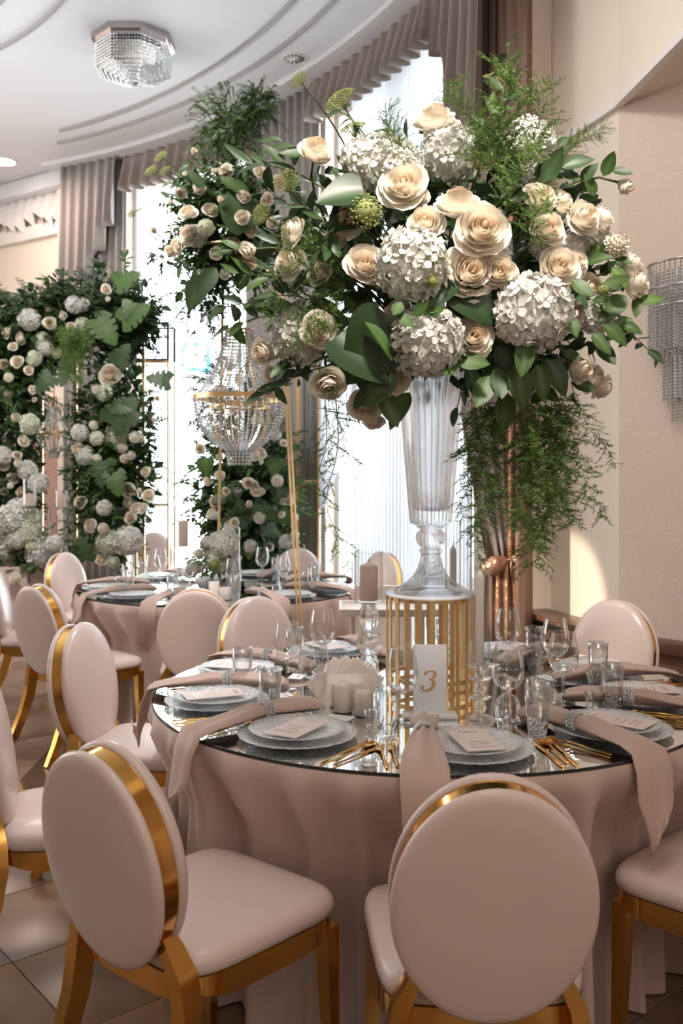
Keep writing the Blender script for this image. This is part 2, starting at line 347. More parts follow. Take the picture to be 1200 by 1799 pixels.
# window wall: piers, spandrels
T = {k: th_px(k) for k in (120, 222, 452, 572, 832, 960)}
wb = MB()
arcband(wb, T[120] + 0.02, T[222], 0, ZC, 0, -0.25, 10); arcband(wb, T[452], T[572], 0, ZC, 0, -0.25, 10); arcband(wb, T[832], th_px(925), 0, ZC, 0, -0.25, 10)
for a, b in ((222, 452), (572, 832)):
    arcband(wb, T[a], T[b], 4.75, ZC, 0, -0.25, 14); arcband(wb, T[a], T[b], 0, 0.12, 0, -0.25, 14)
struct('wall_back', wb, 'wall')
def window(idx, a, b, nm):
    g = MB(); arcband(g, T[a], T[b], 0.12, 4.75, -0.155, -0.165, 16); root = struct('window_%d' % idx, g, 'pane')
    for k, (z0, z1) in enumerate(((0.12, 0.2), (4.67, 4.75))):
        m = MB(); arcband(m, T[a], T[b], z0, z1, -0.12, -0.2, 14); part('frame_rail', m, 'trim', root, False)
    for k in range(nm + 1):
        t = T[a] + (T[b] - T[a]) * k / nm; m = MB(); arcband(m, t - 0.006, t + 0.006, 0.2, 4.67, -0.115, -0.205, 2); part('mullion', m, 'trim', root, False)
    t = (T[a] + T[b]) / 2; x, y = arc(t, -0.3); wdt = WR * abs(T[a] - T[b])
    l = lamp('window_%d_portal' % idx, 'AREA', (x, y, 2.45), (R(90), 0, t + PI / 2), 1, shape='RECTANGLE', size=wdt, size_y=4.7)
    l.data.cycles.is_portal = True
window(1, 222, 452, 1); window(2, 572, 832, 2)
# straight walls
def vwall(mb, p, q, z0, z1, th=0.15, side=1):
    p = Vector(p); q = Vector(q); d = (q - p).normalized(); n = Vector((-d.y, d.x)) * th * side
    v = [(*p, z0), (*q, z0), (*(q + n), z0), (*(p + n), z0), (*p, z1), (*q, z1), (*(q + n), z1), (*(p + n), z1)]
    return mb.add(v, [(3, 2, 1, 0), (4, 5, 6, 7), (0, 1, 5, 4), (1, 2, 6, 5), (2, 3, 7, 6), (3, 0, 4, 7)])
LW0, LW1 = Vector((-3.0, 10.6)), Vector((-6.6, 13.0))
m = MB(); vwall(m, LW0, LW1, 0, ZC, 0.15, -1); struct('wall_left', m, 'wall')
ld = (LW1 - LW0).normalized(); ln = Vector((ld.y, -ld.x)); ln = ln if ln.y < 0 else -ln
m = MB(); box(m, (*((LW0 + LW1) / 2 + ln * 0.09), ZC - 0.10), (4.3, 0.18, 0.2), math.atan2(ld.y, ld.x), 0.05); tag(part('trim_2', m, 'ceiling', None, True, 40), kind='structure')
m = MB(); box(m, (*(LW0 + ld * 2.15 + ln * 0.03), ZC - 0.62), (4.3, 0.06, 0.16), math.atan2(ld.y, ld.x), 0.01); tag(part('trim_3', m, 'trim', None, True, 40), kind='structure')
m = MB(); box(m, (*(LW0 + ld * 0.62 + ln * 0.03), 1.2), (1.3, 0.05, 2.4), math.atan2(ld.y, ld.x), 0.01); dr = tag(part('door_1', m, 'door', None, True, 40), kind='structure')
m = MB(); vwall(m, (-6.6, 13.0), (-6.6, -2.6), 0, ZC, 0.15, -1); struct('wall_side', m, 'wall')
m = MB(); vwall(m, (-6.6, -2.6), (3.3, -2.6), 0, ZC, 0.15, -1); struct('wall_front', m, 'wall')
A0, A1, A2 = Vector((1.20, 5.95)), Vector((1.495, 4.97)), Vector((3.3, 2.90))
m = MB(); vwall(m, A0, A1, 0, 3.475); struct('wall_right', m, 'wall')
m = MB(); vwall(m, A1, A2, 0, 3.475, 0.12); vwall(m, A2, (3.3, -2.6), 0, 3.475, 0.12); struct('wall_alcove', m, 'wallpaper')
m = MB(); v = []
U = [A0, A1, Vector((1.58, 4.1)), Vector((1.70, 2.9)), Vector((1.75, -2.6))]
for p in U: v += [(p.x, p.y, 3.475), (p.x, p.y, ZC), (p.x + 0.5, p.y + 0.1, ZC)]
m.add(v, grid_faces(3, len(U)))
struct('wall_upper_right', m, 'wall')
m = MB(); m.add([(A1.x, A1.y, 3.475), (1.58, 4.1, 3.475), (1.70, 2.9, 3.475), (1.75, -2.6, 3.475), (3.45, -2.6, 3.475), (3.45, 2.9, 3.475), (1.7, 5.05, 3.475)], [(0, 1, 2, 3, 4, 5, 6)]); struct('ceiling_soffit', m, 'wall')
m = MB(); tube(m, [(p.x - 0.01, p.y, 3.475) for p in U[:4]], 1, rect=(0.022, 0.02)); tag(part('trim_4', m, 'trim', None, False), kind='structure')
# dado of the alcove, baseboard, radiator cover
ad = (A2 - A1).normalized(); an = Vector((ad.y, -ad.x)); an = an if an.y < 0 else -an; aa = math.atan2(ad.y, ad.x)
m = MB(); box(m, (*(A1 + ad * 1.3 + an * 0.02), 0.30), (2.6, 0.04, 0.60), aa); dado = tag(part('baseboard_right', m, 'wood', None, False), kind='structure')
m = MB(); box(m, (*(A1 + ad * 1.3 + an * 0.035), 0.60), (2.6, 0.07, 0.075), aa, 0.012); part('dado_rail', m, 'wood', dado, True, 40)
for k in range(4):
    m = MB(); box(m, (*(A1 + ad * (0.45 + 0.6 * k) + an * 0.05), 0.31), (0.46, 0.02, 0.40), aa, 0.008); part('panel', m, 'wood', dado, True, 40)
wd = (A1 - A0).normalized(); wn = Vector((wd.y, -wd.x)); wn = wn if wn.x < 0 else -wn; wa = math.atan2(wd.y, wd.x)
rc = thing('radiator_cover', 'dark wood radiator cover with diamond lattice beside the copper curtain', 'radiator cover', (*(A0 + wd * 0.62 + wn * 0.115), 0), wa)
m = MB(); box(m, (0, 0, 0.645), (0.96, 0.19, 0.035), 0, 0.008); part('top_board', m, 'wood', rc, True, 40)
m = MB(); box(m, (-0.45, 0, 0.31), (0.06, 0.16, 0.62)); part('side_post', m, 'wood', rc, False)
m = MB(); box(m, (0.45, 0, 0.31), (0.06, 0.16, 0.62)); part('side_post', m, 'wood', rc, False)
m = MB(); box(m, (0, 0.06, 0.31), (0.84, 0.01, 0.60)); part('back_panel', m, 'wood', rc, False)
fs = -1
for k in range(-9, 10):
    for s in (1, -1):
        x0 = k * 0.09; a = (x0, 0.05 * 1 - (0.08 if s > 0 else 0.085) , 0.06); b = (x0 + s * 0.52, a[1], 0.58)
        # clip to the frame
        lo, hi = -0.42, 0.42; t0, t1 = 0.0, 1.0; dx = b[0] - a[0]
        for lim, sg in ((lo, 1), (hi, -1)):
            ta_ = (lim - a[0]) / dx
            if (dx > 0) == (sg > 0): t0 = max(t0, ta_)
            else: t1 = min(t1, ta_)
        if t1 - t0 < 0.08: continue
        q = lambda t: (a[0] + dx * t, -0.055 if s > 0 else -0.062, a[2] + (b[2] - a[2]) * t)
        m = MB(); tube(m, [q(t0), q(t1)], 1, rect=(0.011, 0.004), up=(0, 1, 0)); part('lattice_slat', m, 'goldsatin' if False else 'wood', rc, False)
# outside
m = MB(); m.add([(-30, 8, -0.4), (30, 8, -0.4), (30, 60, -0.4), (-30, 60, -0.4)], [(0, 1, 2, 3)]); struct('ground_terrace', m, 'terrace')
fb = thing('building', 'pale building with a teal window seen far outside through the bright window', 'building', (-6.2, 30, -0.4))
m = MB(); box(m, (0.2, 2, 3.1), (3.6, 4, 6.2)); part('wall', m, 'facade', fb, False)
m = MB(); box(m, (1.45, -0.03, 5.73), (0.95, 0.1, 0.95)); wf = part('window', m, 'teal', fb, False)
m = MB(); box(m, (1.45, -0.1, 5.73), (0.70, 0.04, 0.66)); part('pane', m, 'facade', wf, False)

# ------------------------------------------------------------------ curtains
def pleats(t0, t1, ztop, zbot, inset, amp0, amp1, n, name, material, label, cat='curtain', px=True, res=8, power=1.0, group=None, thick=True, parent=None, narrow=None, seed=1):
    """hanging cloth along the arc; zbot may be a function of s in 0..1; amp grows from top to bottom"""
    a, b = th_px(t0), th_px(t1); r = random.Random(seed); ph = [r.uniform(-0.5, 0.5) for _ in range(n + 2)]
    nu = n * res + 1; nv = 12; v = []
    for j in range(nv):
        q = j / (nv - 1)
        for i in range(nu):
            s = i / (nu - 1); k = s * n; ki = int(min(k, n - 1)); jit = ph[ki] * (1 - (k - ki)) + ph[ki + 1] * (k - ki)
            c = math.cos(2 * PI * k + jit * 0.9); c = math.copysign(abs(c) ** power, c)
            amp = amp0 + (amp1 - amp0) * q; zb = zbot(s) if callable(zbot) else zbot
            ss = s
            if narrow: ss = narrow(s, q)
            th = a + (b - a) * ss + (amp * 0.35 * math.sin(2 * PI * k) / WR) * (q)
            x, y = arc(th, inset + amp * (1 + c)); v.append((x, y, ztop + (zb - ztop) * q))
    mb = MB(); mb.add(v, grid_faces(nu, nv)); me = mb.mesh(name, material)
    o = obj(name, me, parent)
    if thick:
        sm = o.modifiers.new('thickness', 'SOLIDIFY'); sm.thickness = 0.004
    if label: tag(o, label, cat, group)
    return o
pleats(234, 470, ZC - 0.05, 4.56, 0.10, 0.02, 0.075, 12, 'curtain_valance', 'curtain', 'brown pleated valance with scalloped hem above the window beyond the chandelier', 'valance', power=0.8, seed=2)
pleats(574, 806, ZC - 0.05, 4.56, 0.10, 0.02, 0.08, 13, 'curtain_valance', 'curtain', 'brown pleated valance with scalloped hem above the window behind the vase', 'valance', power=0.8, seed=3)
pleats(450, 580, ZC - 0.05, 0.05, 0.06, 0.03, 0.04, 9, 'curtain', 'greycurtain', 'grey curtain on the pier between the two bright windows', seed=4)
pleats(123, 228, ZC - 0.05, 0.05, 0.04, 0.03, 0.04, 8, 'curtain', 'greycurtain', 'grey taupe curtain at the left end of the window wall', seed=5)
pleats(796, 890, ZC - 0.05, 0.9, 0.025, 0.03, 0.02, 6, 'curtain', 'curtain', 'taupe curtain right of the bright window, behind the fern', seed=6, narrow=lambda s, q: 1 - (1 - s) * (1 - 0.8 * max(0, (q - 0.5) / 0.5) ** 1.4))
pleats(880, 952, ZC - 0.05, 0.05, 0.03, 0.03, 0.04, 4, 'curtain', 'darkdrape', 'dark brown curtain in the corner beside the cream wall', seed=7)
stepz = lambda zz: (lambda s: zz[0] + (zz[1] - zz[0]) * (math.floor(s * 5 + 0.15) / 5 * 0.9 + 0.1 * s))
pleats(128, 226, ZC - 0.04, stepz((3.15, 4.45)), 0.16, 0.02, 0.055, 6, 'curtain_jabot', 'greycurtain', 'stepped jabot drape hanging over the curtain at the left end of the window wall', 'jabot', power=0.7, seed=8, res=14)
pleats(796, 898, ZC - 0.04, stepz((4.62, 3.3)), 0.17, 0.02, 0.05, 6, 'curtain_jabot', 'curtain', 'stepped jabot drape hanging over the curtain behind the vase flowers', 'jabot', power=0.7, seed=9, res=14)
pleats(626, 838, 4.72, 0.10, 0.02, 0.012, 0.018, 34, 'curtain_sheer', 'sheer', 'white sheer curtain filling the window behind the vase', seed=10, thick=False, res=6)
pleats(555, 660, 3.0, 1.2, 0.07, 0.015, 0.01, 9, 'curtain_sheer', 'sheer', 'white sheer swag gathered towards the grey pier behind the gold rod', seed=11, thick=False, narrow=lambda s, q: s * (1 - 0.72 * q ** 2))
# left wall white valance: one stepped pleat row
def wall_valance():
    root = thing('curtain_valance', 'white stepped valance under the ceiling on the cream left wall', 'valance', (*LW0, 0), math.atan2(ld.y, ld.x))
    s = 1 if ln.dot(Vector((-ld.y, ld.x))) > 0 else -1
    for k in range(13):
        x = 0.08 + k * 0.17; h = (0.36, 0.44, 0.40, 0.30)[k % 4]; m = MB(); y0 = s * 0.02
        m.add([(x, y0, ZC - 0.2), (x + 0.085, y0 + s * 0.05, ZC - 0.2), (x + 0.17, y0, ZC - 0.2), (x + 0.175, y0 + s * 0.02, ZC - 0.21 - h), (x + 0.085, y0 + s * 0.12, ZC - 0.2 - h * 0.72), (x - 0.005, y0 + s * 0.02, ZC - 0.21 - h)], [(0, 1, 4, 5), (1, 2, 3, 4)])
        o = part('pleat', m, 'whitevalance', root, False); sm = o.modifiers.new('thickness', 'SOLIDIFY'); sm.thickness = 0.006
wall_valance()
# tied-back copper satin curtain
def tieback():
    root = thing('curtain', 'copper satin curtain tied back in a bow beside the cream wall', 'curtain', (1.02, 5.70, 0))
    def fall(name, ctr, wid, z0, z1, n, amp, material, seed, yo=0.0):
        r = random.Random(seed); nu = n * 8 + 1; nv = 26; v = []; ph = [r.uniform(0, 6.28) for _ in range(4)]
        for j in range(nv):
            q = j / (nv - 1); z = z0 + (z1 - z0) * q; cx = ctr(q); ww = wid(q)
            for i in range(nu):
                s = i / (nu - 1); d = amp * math.sin(2 * PI * n * s + ph[0]) + 0.4 * amp * math.sin(5 * PI * s * n / 2 + ph[1] + 6 * q)
                v.append((cx + (s - 0.5) * ww, yo - 0.06 * math.cos((s - 0.5) * PI) + d, z))
        mb = MB(); mb.add(v, grid_faces(nu, nv)); o = part(name, mb, material, root)
        sm = o.modifiers.new('thickness', 'SOLIDIFY'); sm.thickness = 0.004
    ez = lambda a, b, p: (lambda q: a + (b - a) * q ** p)
    fall('upper_fall', ez(-0.13, 0.0, 1.5), ez(0.50, 0.15, 2.2), 3.4, 0.98, 5, 0.028, 'curtain', 1, 0.02)
    fall('copper_fall', ez(0.09, 0.05, 1.0), ez(0.30, 0.17, 1.5), 3.2, 0.98, 3, 0.02, 'copper', 2, -0.03)
    fall('lower_tail', ez(0.0, 0.03, 1.0), ez(0.16, 0.27, 0.6), 0.94, 0.02, 4, 0.03, 'copper', 3, -0.03)
    fall('lower_back', ez(-0.09, -0.12, 1.0), ez(0.13, 0.17, 0.7), 0.94, 0.02, 3, 0.025, 'darkdrape', 4, 0.02)
    for s, (dx, dz) in enumerate(((-0.12, -0.05), (0.10, 0.03), (0.02, -0.1))):
        m = MB(); v = []
        for j in range(7):
            q = j / 6
            for i in range(9):
                a = i / 8 * 2 * PI; rr = 0.02 + 0.055 * math.sin(q * PI * 0.8)
                v.append((dx * q * 1.3 + 0.25 * rr * math.cos(a), -0.1 - 0.035 * math.sin(q * PI) + rr * 0.5 * math.cos(a), 0.96 + dz * q + rr * math.sin(a) * 0.8))
        m.add(v, grid_faces(9, 7)); part('bow_loop', m, 'copper', root)
    m = MB(); tube(m, [(0.09 * math.cos(a), 0.075 * math.sin(a) - 0.02, 0.96) for a in np.linspace(0, 2 * PI, 17)], 0.02, 6); part('tie_band', m, 'copper', root)
tieback()
# ------------------------------------------------------------------ chairs
def super_outline(n, wf, wr, d, e=0.16):
    """rounded trapezoid: y 0..d, front (y=d) width wf, rear width wr"""
    th = np.linspace(0, 2 * PI, n, endpoint=False); c, s = np.cos(th), np.sin(th); p = 0.36
    x = np.sign(c) * np.abs(c) ** p; y = np.sign(s) * np.abs(s) ** p; yy = (y + 1) / 2 * d
    return np.column_stack([x * 0.5 * (wr + (wf - wr) * yy / d), yy])
def make_chair():
    root = thing('banquet_chair', 'x', 'chair')
    REC = Matrix.Translation((0, -0.005, 0.428)) @ Matrix.Rotation(R(9.5), 4, 'X')
    A, B = 0.198, 0.242
    def pad(profile):                            # (radial fraction, depth along y)
        mb = MB(); n = 56; th = np.linspace(0, 2 * PI, n, endpoint=False); v = []
        for s, y in profile: v.append(np.column_stack([A * s * np.cos(th), np.full(n, y), B + B * s * np.sin(th)]))
        f = grid_faces(n, len(profile), True); f.append(tuple(range((len(profile) - 1) * n, len(profile) * n)))
        f.append(tuple(range(n))[::-1]); return mb.add(np.concatenate(v), f, None, REC)
    part('back_panel', pad([(0.93, -0.020), (0.985, -0.023), (1.0, -0.030), (0.99, -0.038), (0.965, -0.043), (0.9, -0.047), (0.7, -0.052), (0.4, -0.055), (0.05, -0.056)]), 'leather', root)
    part('backrest', pad([(0.93, 0.016), (0.985, 0.019), (1.0, 0.027), (0.985, 0.038), (0.94, 0.048), (0.84, 0.058), (0.6, 0.068), (0.3, 0.072), (0.05, 0.073)]), 'leather', root)
    mb = MB(); n = 64; th = np.linspace(0, 2 * PI, n, endpoint=False); v = []
    for s, y in ((0.93, -0.022), (0.965, -0.022), (0.965, 0.018), (0.93, 0.018)): v.append(np.column_stack([A * s * np.cos(th), np.full(n, y), B + B * s * np.sin(th)]))
    f = grid_faces(n, 4, True); f += [(3 * n + i, 3 * n + (i + 1) % n, (i + 1) % n, i) for i in range(n)]
    mb.add(np.concatenate(v), f, None, REC); part('gold_hoop', mb, 'gold', root, True, 40)
    # seat cushion
    mb = MB(); n = 48; base = super_outline(n, 0.485, 0.41, 0.47); cen = np.array([0, 0.24]); v = []
    prof = [(0.95, 0.428), (0.99, 0.434), (1.0, 0.447), (0.992, 0.462), (0.965, 0.474), (0.9, 0.482), (0.72, 0.489), (0.4, 0.493), (0.05, 0.494)]
    for s, z in prof:
        o = cen + (base - cen) * s; v.append(np.column_stack([o, np.full(n, z)]))
    f = grid_faces(n, len(prof), True); f += [tuple(range(n))[::-1], tuple(range((len(prof) - 1) * n, len(prof) * n))]
    mb.add(np.concatenate(v), f); part('seat', mb, 'leather', root)
    # gold seat frame with scalloped lower edge
    mb = MB(); n = 64; base = super_outline(n, 0.478, 0.404, 0.46); th = np.linspace(0, 2 * PI, n, endpoint=False)
    low = 0.382 + 0.020 * np.abs(np.sin(2 * th)) ** 0.0 * (0.5 - 0.5 * np.cos(4 * th + PI)) * -1 + 0.012
    ins = cen + (base - cen) * 0.90
    v = [np.column_stack([ins, np.full(n, 0.43)]), np.column_stack([base, np.full(n, 0.43)]), np.column_stack([base, low]), np.column_stack([ins, low])]
    f = grid_faces(n, 4, True); f += [(3 * n + i, 3 * n + (i + 1) % n, (i + 1) % n, i) for i in range(n)]
    mb.add(np.concatenate(v), f); part('seat_frame', mb, 'gold', root, True, 40)
    for s in (-1, 1):
        mb = MB(); tube(mb, [(s * 0.205, 0.425, 0.40), (s * 0.209, 0.43, 0.2), (s * 0.215, 0.437, 0.0)], 1, rect=[(0.021, 0.021), (0.017, 0.017), (0.012, 0.012)], up=(0, 1, 0)); part('leg', mb, 'gold', root, True, 40)
        mb = MB(); P = [(0.125, -0.012, 0.53), (0.150, -0.004, 0.485), (0.172, 0.004, 0.44), (0.183, 0.006, 0.38), (0.186, -0.008, 0.29), (0.190, -0.04, 0.19), (0.196, -0.085, 0.09), (0.202, -0.135, 0.0)]
        tube(mb, [(s * x, y, z) for x, y, z in P], 1, rect=[(0.012, 0.017), (0.015, 0.022), (0.017, 0.026), (0.019, 0.027), (0.019, 0.026), (0.018, 0.023), (0.016, 0.02), (0.014, 0.017)], up=(0, 1, 0)); part('leg', mb, 'gold', root, True, 40)
    return root
T1 = Vector((0.281, 3.10, 0)); T2 = Vector((-0.78, 5.95, 0)); RT = 0.90; ZT = 0.76
chair0 = make_chair(); chair_used = []; FRONTS = []
def chair(x, y, face, label, group):
    o = chair0 if not chair_used else copy_tree(chair0); chair_used.append(1)
    d = Vector(face) - Vector((x, y)); FRONTS.append(Vector((x, y)) + d.normalized() * 0.47); o.location = (x, y, 0); o.rotation_euler = (0, 0, math.atan2(-d.x, d.y)); tag(o, label, 'chair', group); return o
G1 = 'oval-backed chairs around the number three table'; G2 = 'oval-backed chairs around the second table'
def seat_chair(T, deg, dist, label, group, twist=0):
    a = R(deg); x = T.x + dist * math.sin(a); y = T.y - dist * math.cos(a); b = a + R(twist)
    chair(x, y, (x - math.sin(b), y + math.cos(b)), label, group)
t1 = T1.xy
seat_chair(T1, 0.3, 1.29, 'large cream oval-back chair seen from behind, directly before the number three', G1)
seat_chair(T1, -34.3, 1.32, 'large cream chair turned away with its gold hoop and whole seat in view', G1, -5)
seat_chair(T1, -74, 1.34, 'cream chair cut by the left frame edge, behind the large chair with gold hoop', G1)
seat_chair(T1, -110, 1.31, 'shiny white oval chair front between the brown napkin and the large gold-hooped chair', G1, 8)
seat_chair(T1, -151.5, 1.36, 'cream oval chair front with thin gold rim beside the slanting gold rod', G1, 10)
seat_chair(T1, 139, 1.42, 'cream oval chair before the damask wallpaper and dark dado', G1)
seat_chair(T1, 43, 1.28, 'cream seat and gold leg only, cut by the right frame edge', G1)
chair(-0.735, 4.72, T2.xy, 'cream oval chair back seen flat on before the second tablecloth', G2)
chair(-1.55, 4.89, (-0.82, 5.75), 'cream oval chair back with bright gold hoop, left of the second table', G2)
chair(-2.13, 5.80, (-1.0, 5.95), 'shiny white oval chair cut by the left frame edge, beside the smaller gold-hooped one', G2)
chair(-2.0, 6.82, (-1.05, 6.45), 'shiny white oval chair below the floral arch column', G2)
chair(0.26, 6.85, (-0.8, 5.95), 'white chair with gold edge standing before the bright window behind the pillar candle', G2)
chair(-0.36, 7.22, (-0.7, 5.9), 'pale oval chair behind the far rim of the second table beside the gold rod', G2)
chair(-1.89, 9.28, (-1.6, 7.5), 'small pale oval chair behind the gold shelf stand near the window', 'chairs near the window')
# high chair behind the vase stand: tray, seat shell, legs
hc = thing('high_chair', 'cream plastic child high chair with flat tray behind the pillar candle', 'high chair', (0.21, 4.33, 0))
m = MB(); box(m, (0, -0.16, 0.868), (0.44, 0.30, 0.018), 0, 0.006)
for c, s in (((0, -0.305, 0.878), (0.44, 0.014, 0.03)), ((0, -0.015, 0.878), (0.44, 0.014, 0.03)), ((-0.215, -0.16, 0.878), (0.014, 0.30, 0.03)), ((0.215, -0.16, 0.878), (0.014, 0.30, 0.03))): box(m, c, s, 0, 0.005)
part('tray', m, 'plastic', hc, True, 40)
m = MB(); box(m, (0, 0.12, 0.62), (0.30, 0.30, 0.03), 0, 0.012); part('seat', m, 'plastic', hc, True, 40)
m = MB(); box(m, (0, 0.27, 0.78), (0.28, 0.025, 0.30), 0, 0.012); part('backrest', m, 'plastic', hc, True, 40)
for sx in (-1, 1):
    m = MB(); box(m, (sx * 0.16, 0.05, 0.75), (0.02, 0.34, 0.22), 0, 0.008); part('side_panel', m, 'plastic', hc, True, 40)
    for sy in (-1, 1):
        m = MB(); tube(m, [(sx * 0.14, 0.11 + sy * 0.12, 0.62), (sx * 0.2, 0.11 + sy * 0.2, 0)], 0.014, 8); part('leg', m, 'plastic', hc)
# ------------------------------------------------------------------ table cloths and mirror tops
def tablecloth(T, seed, label):
    dents = []
    for p in FRONTS:
        q = p - T.xy
        if q.length < 1.25: dents.append((math.atan2(q.y, q.x), q.length - 0.05))
    r = np.random.default_rng(seed); n = 480; th = np.linspace(0, 2 * PI, n, endpoint=False)
    k = 33; knots = np.concatenate([[0], np.cumsum(r.uniform(0.55, 1.5, k))]); knots = knots / knots[-1] * 2 * PI; dep = r.uniform(0.45, 1.0, k + 1); dep[-1] = dep[0]
    fold = (0.5 - 0.5 * np.cos(2 * PI * np.interp(th, knots, np.arange(k + 1)))) ** 1.5 * np.interp(th, knots, dep)
    wav = 0.25 * np.sin(9 * th + 1) + 0.2 * np.sin(14 * th + 2)
    v = []; zs = np.concatenate([[ZT - 0.008] * 3, np.linspace(ZT - 0.012, 0.006, 16)])
    for j, z in enumerate(zs):
        if j < 3: rr = np.full(n, (0.3, 0.6, RT - 0.004)[j])
        else:
            q = (j - 3) / 15; amp = 0.10 * q ** 0.75
            rr = RT + 0.002 + 0.015 * q + 0.03 * q * wav; fd = 0.155 * q ** 0.55 * (fold - 0.22)
            for (da, dr) in dents:
                dd = np.abs((th - da + PI) % (2 * PI) - PI); k_ = np.clip((0.40 - dd) / 0.12, 0, 1); k_ = k_ * k_ * (3 - 2 * k_) * min(1, max(0, (0.70 - z) / 0.16))
                rr = rr + k_ * (np.minimum(rr, dr + 0.25 * (rr - RT - 0.05)) - rr)
            kd = sum(np.clip((0.30 - np.abs((th - da + PI) % (2 * PI) - PI)) / 0.07, 0, 1) for da, _ in dents) * min(1, max(0, (0.60 - z) / 0.1)) if dents else 0
            rr = rr + fd * (1 - 0.5 * np.clip(kd, 0, 1))
        v.append(np.column_stack([rr * np.cos(th), rr * np.sin(th), np.full(n, z)]))
    mb = MB(); f = grid_faces(n, len(zs), True, True); f.append(tuple(range(n)))
    mb.add(np.concatenate(v), f); o = obj('tablecloth', mb.mesh('tablecloth', 'cloth'), None, T); return tag(o, label, 'tablecloth')
def mirror_top(T, label):
    root = thing('mirror_tabletop', label, 'mirror', (T.x, T.y, 0))
    m = MB(); lathe(m, [(0.001, ZT), (RT - 0.003, ZT)], 128); part('mirror_face', m, 'mirror', root, False)
    m = MB(); lathe(m, [(RT - 0.003, ZT), (RT, ZT - 0.001), (RT, ZT - 0.007), (RT - 0.01, ZT - 0.0075), (0.001, ZT - 0.0075)], 128); part('edge', m, 'edge', root, True, 30)
tablecloth(T1, 3, 'long taupe cloth draped over the round number three table'); mirror_top(T1, 'round mirror top lying on the number three table')
tablecloth(T2, 9, 'long taupe cloth draped over the second round table'); mirror_top(T2, 'round mirror top lying on the second table, below the hanging chandelier')
# ------------------------------------------------------------------ tableware prototypes (shared meshes)
def wine_prof():
    return [(0.001, 0.092), (0.016, 0.094), (0.030, 0.102), (0.041, 0.116), (0.047, 0.135), (0.0475, 0.155), (0.044, 0.18), (0.039, 0.205), (0.0362, 0.222)]
def me_of(name, material, prof, n=28, flute=None, sharp=None, smooth=True, **kw):
    m = MB(); lathe(m, prof, n, flute, **kw); return m.mesh(name, material, smooth, sharp)
W_BOWL = me_of('bowl', 'glass', wine_prof()); W_STEM = me_of('stem', 'glass', [(0.012, 0.094), (0.006, 0.085), (0.0042, 0.07), (0.0038, 0.03), (0.006, 0.01), (0.012, 0.005)], 12)
W_RIM = None
W_FOOT = me_of('foot', 'glass', [(0.010, 0.006), (0.025, 0.004), (0.0365, 0.0015), (0.0365, 0.0005), (0.001, 0.0005)], 28)
def rimmesh(r, z, t=0.0011):
    m = MB(); a = np.linspace(0, 2 * PI, 33); tube(m, [(r * math.cos(x), r * math.sin(x), z) for x in a], t, 5, False, up=(0, 0, 1)); return m.mesh('rim', 'glass')
W_RIM = rimmesh(0.0362, 0.222)
def cut(n, z1, amp): return lambda th, k, r, z: (-amp * np.abs(np.sin(n * th / 2)) if z < z1 else 0 * th)
TRIM = rimmesh(0.034, 0.138, 0.0014)
TB = me_of('tumbler_body', 'glass', [(0.0305, 0.055), (0.0322, 0.09), (0.0345, 0.138), (0.0335, 0.138), (0.0312, 0.09), (0.0295, 0.055)], 28)
TBASE = me_of('cut_base', 'cutglass', [(0.001, 0.0006), (0.024, 0.0006), (0.0265, 0.004), (0.0285, 0.02), (0.030, 0.045), (0.0305, 0.056)], 48, cut(12, 0.05, 0.10))
TIN = me_of('inner_floor', 'cutglass', [(0.0295, 0.056), (0.026, 0.022), (0.02, 0.016), (0.001, 0.015)], 24)
SH = me_of('shot_body', 'glass', [(0.001, 0.012), (0.009, 0.013), (0.0115, 0.03), (0.0165, 0.062), (0.0155, 0.062), (0.0108, 0.03), (0.007, 0.016)], 24)
SHB = me_of('shot_base', 'cutglass', [(0.001, 0.0006), (0.016, 0.0006), (0.017, 0.003), (0.010, 0.010), (0.009, 0.013)], 24)
sc_ = lambda th, k, r, z: (0.016 * np.abs(np.sin(11 * th)) if r > 0.12 else 0 * th)
CH = me_of('charger_plate', 'plateglass', [(0.001, 0.004), (0.10, 0.004), (0.125, 0.007), (0.150, 0.0125), (0.163, 0.015), (0.163, 0.0135), (0.148, 0.010), (0.12, 0.003), (0.10, 0.0008), (0.001, 0.0008)], 88, sc_)
PL = me_of('dinner_plate', 'plateglass', [(0.001, 0.003), (0.085, 0.003), (0.105, 0.008), (0.134, 0.014), (0.134, 0.0125), (0.104, 0.006), (0.085, 0.0006), (0.001, 0.0006)], 64)
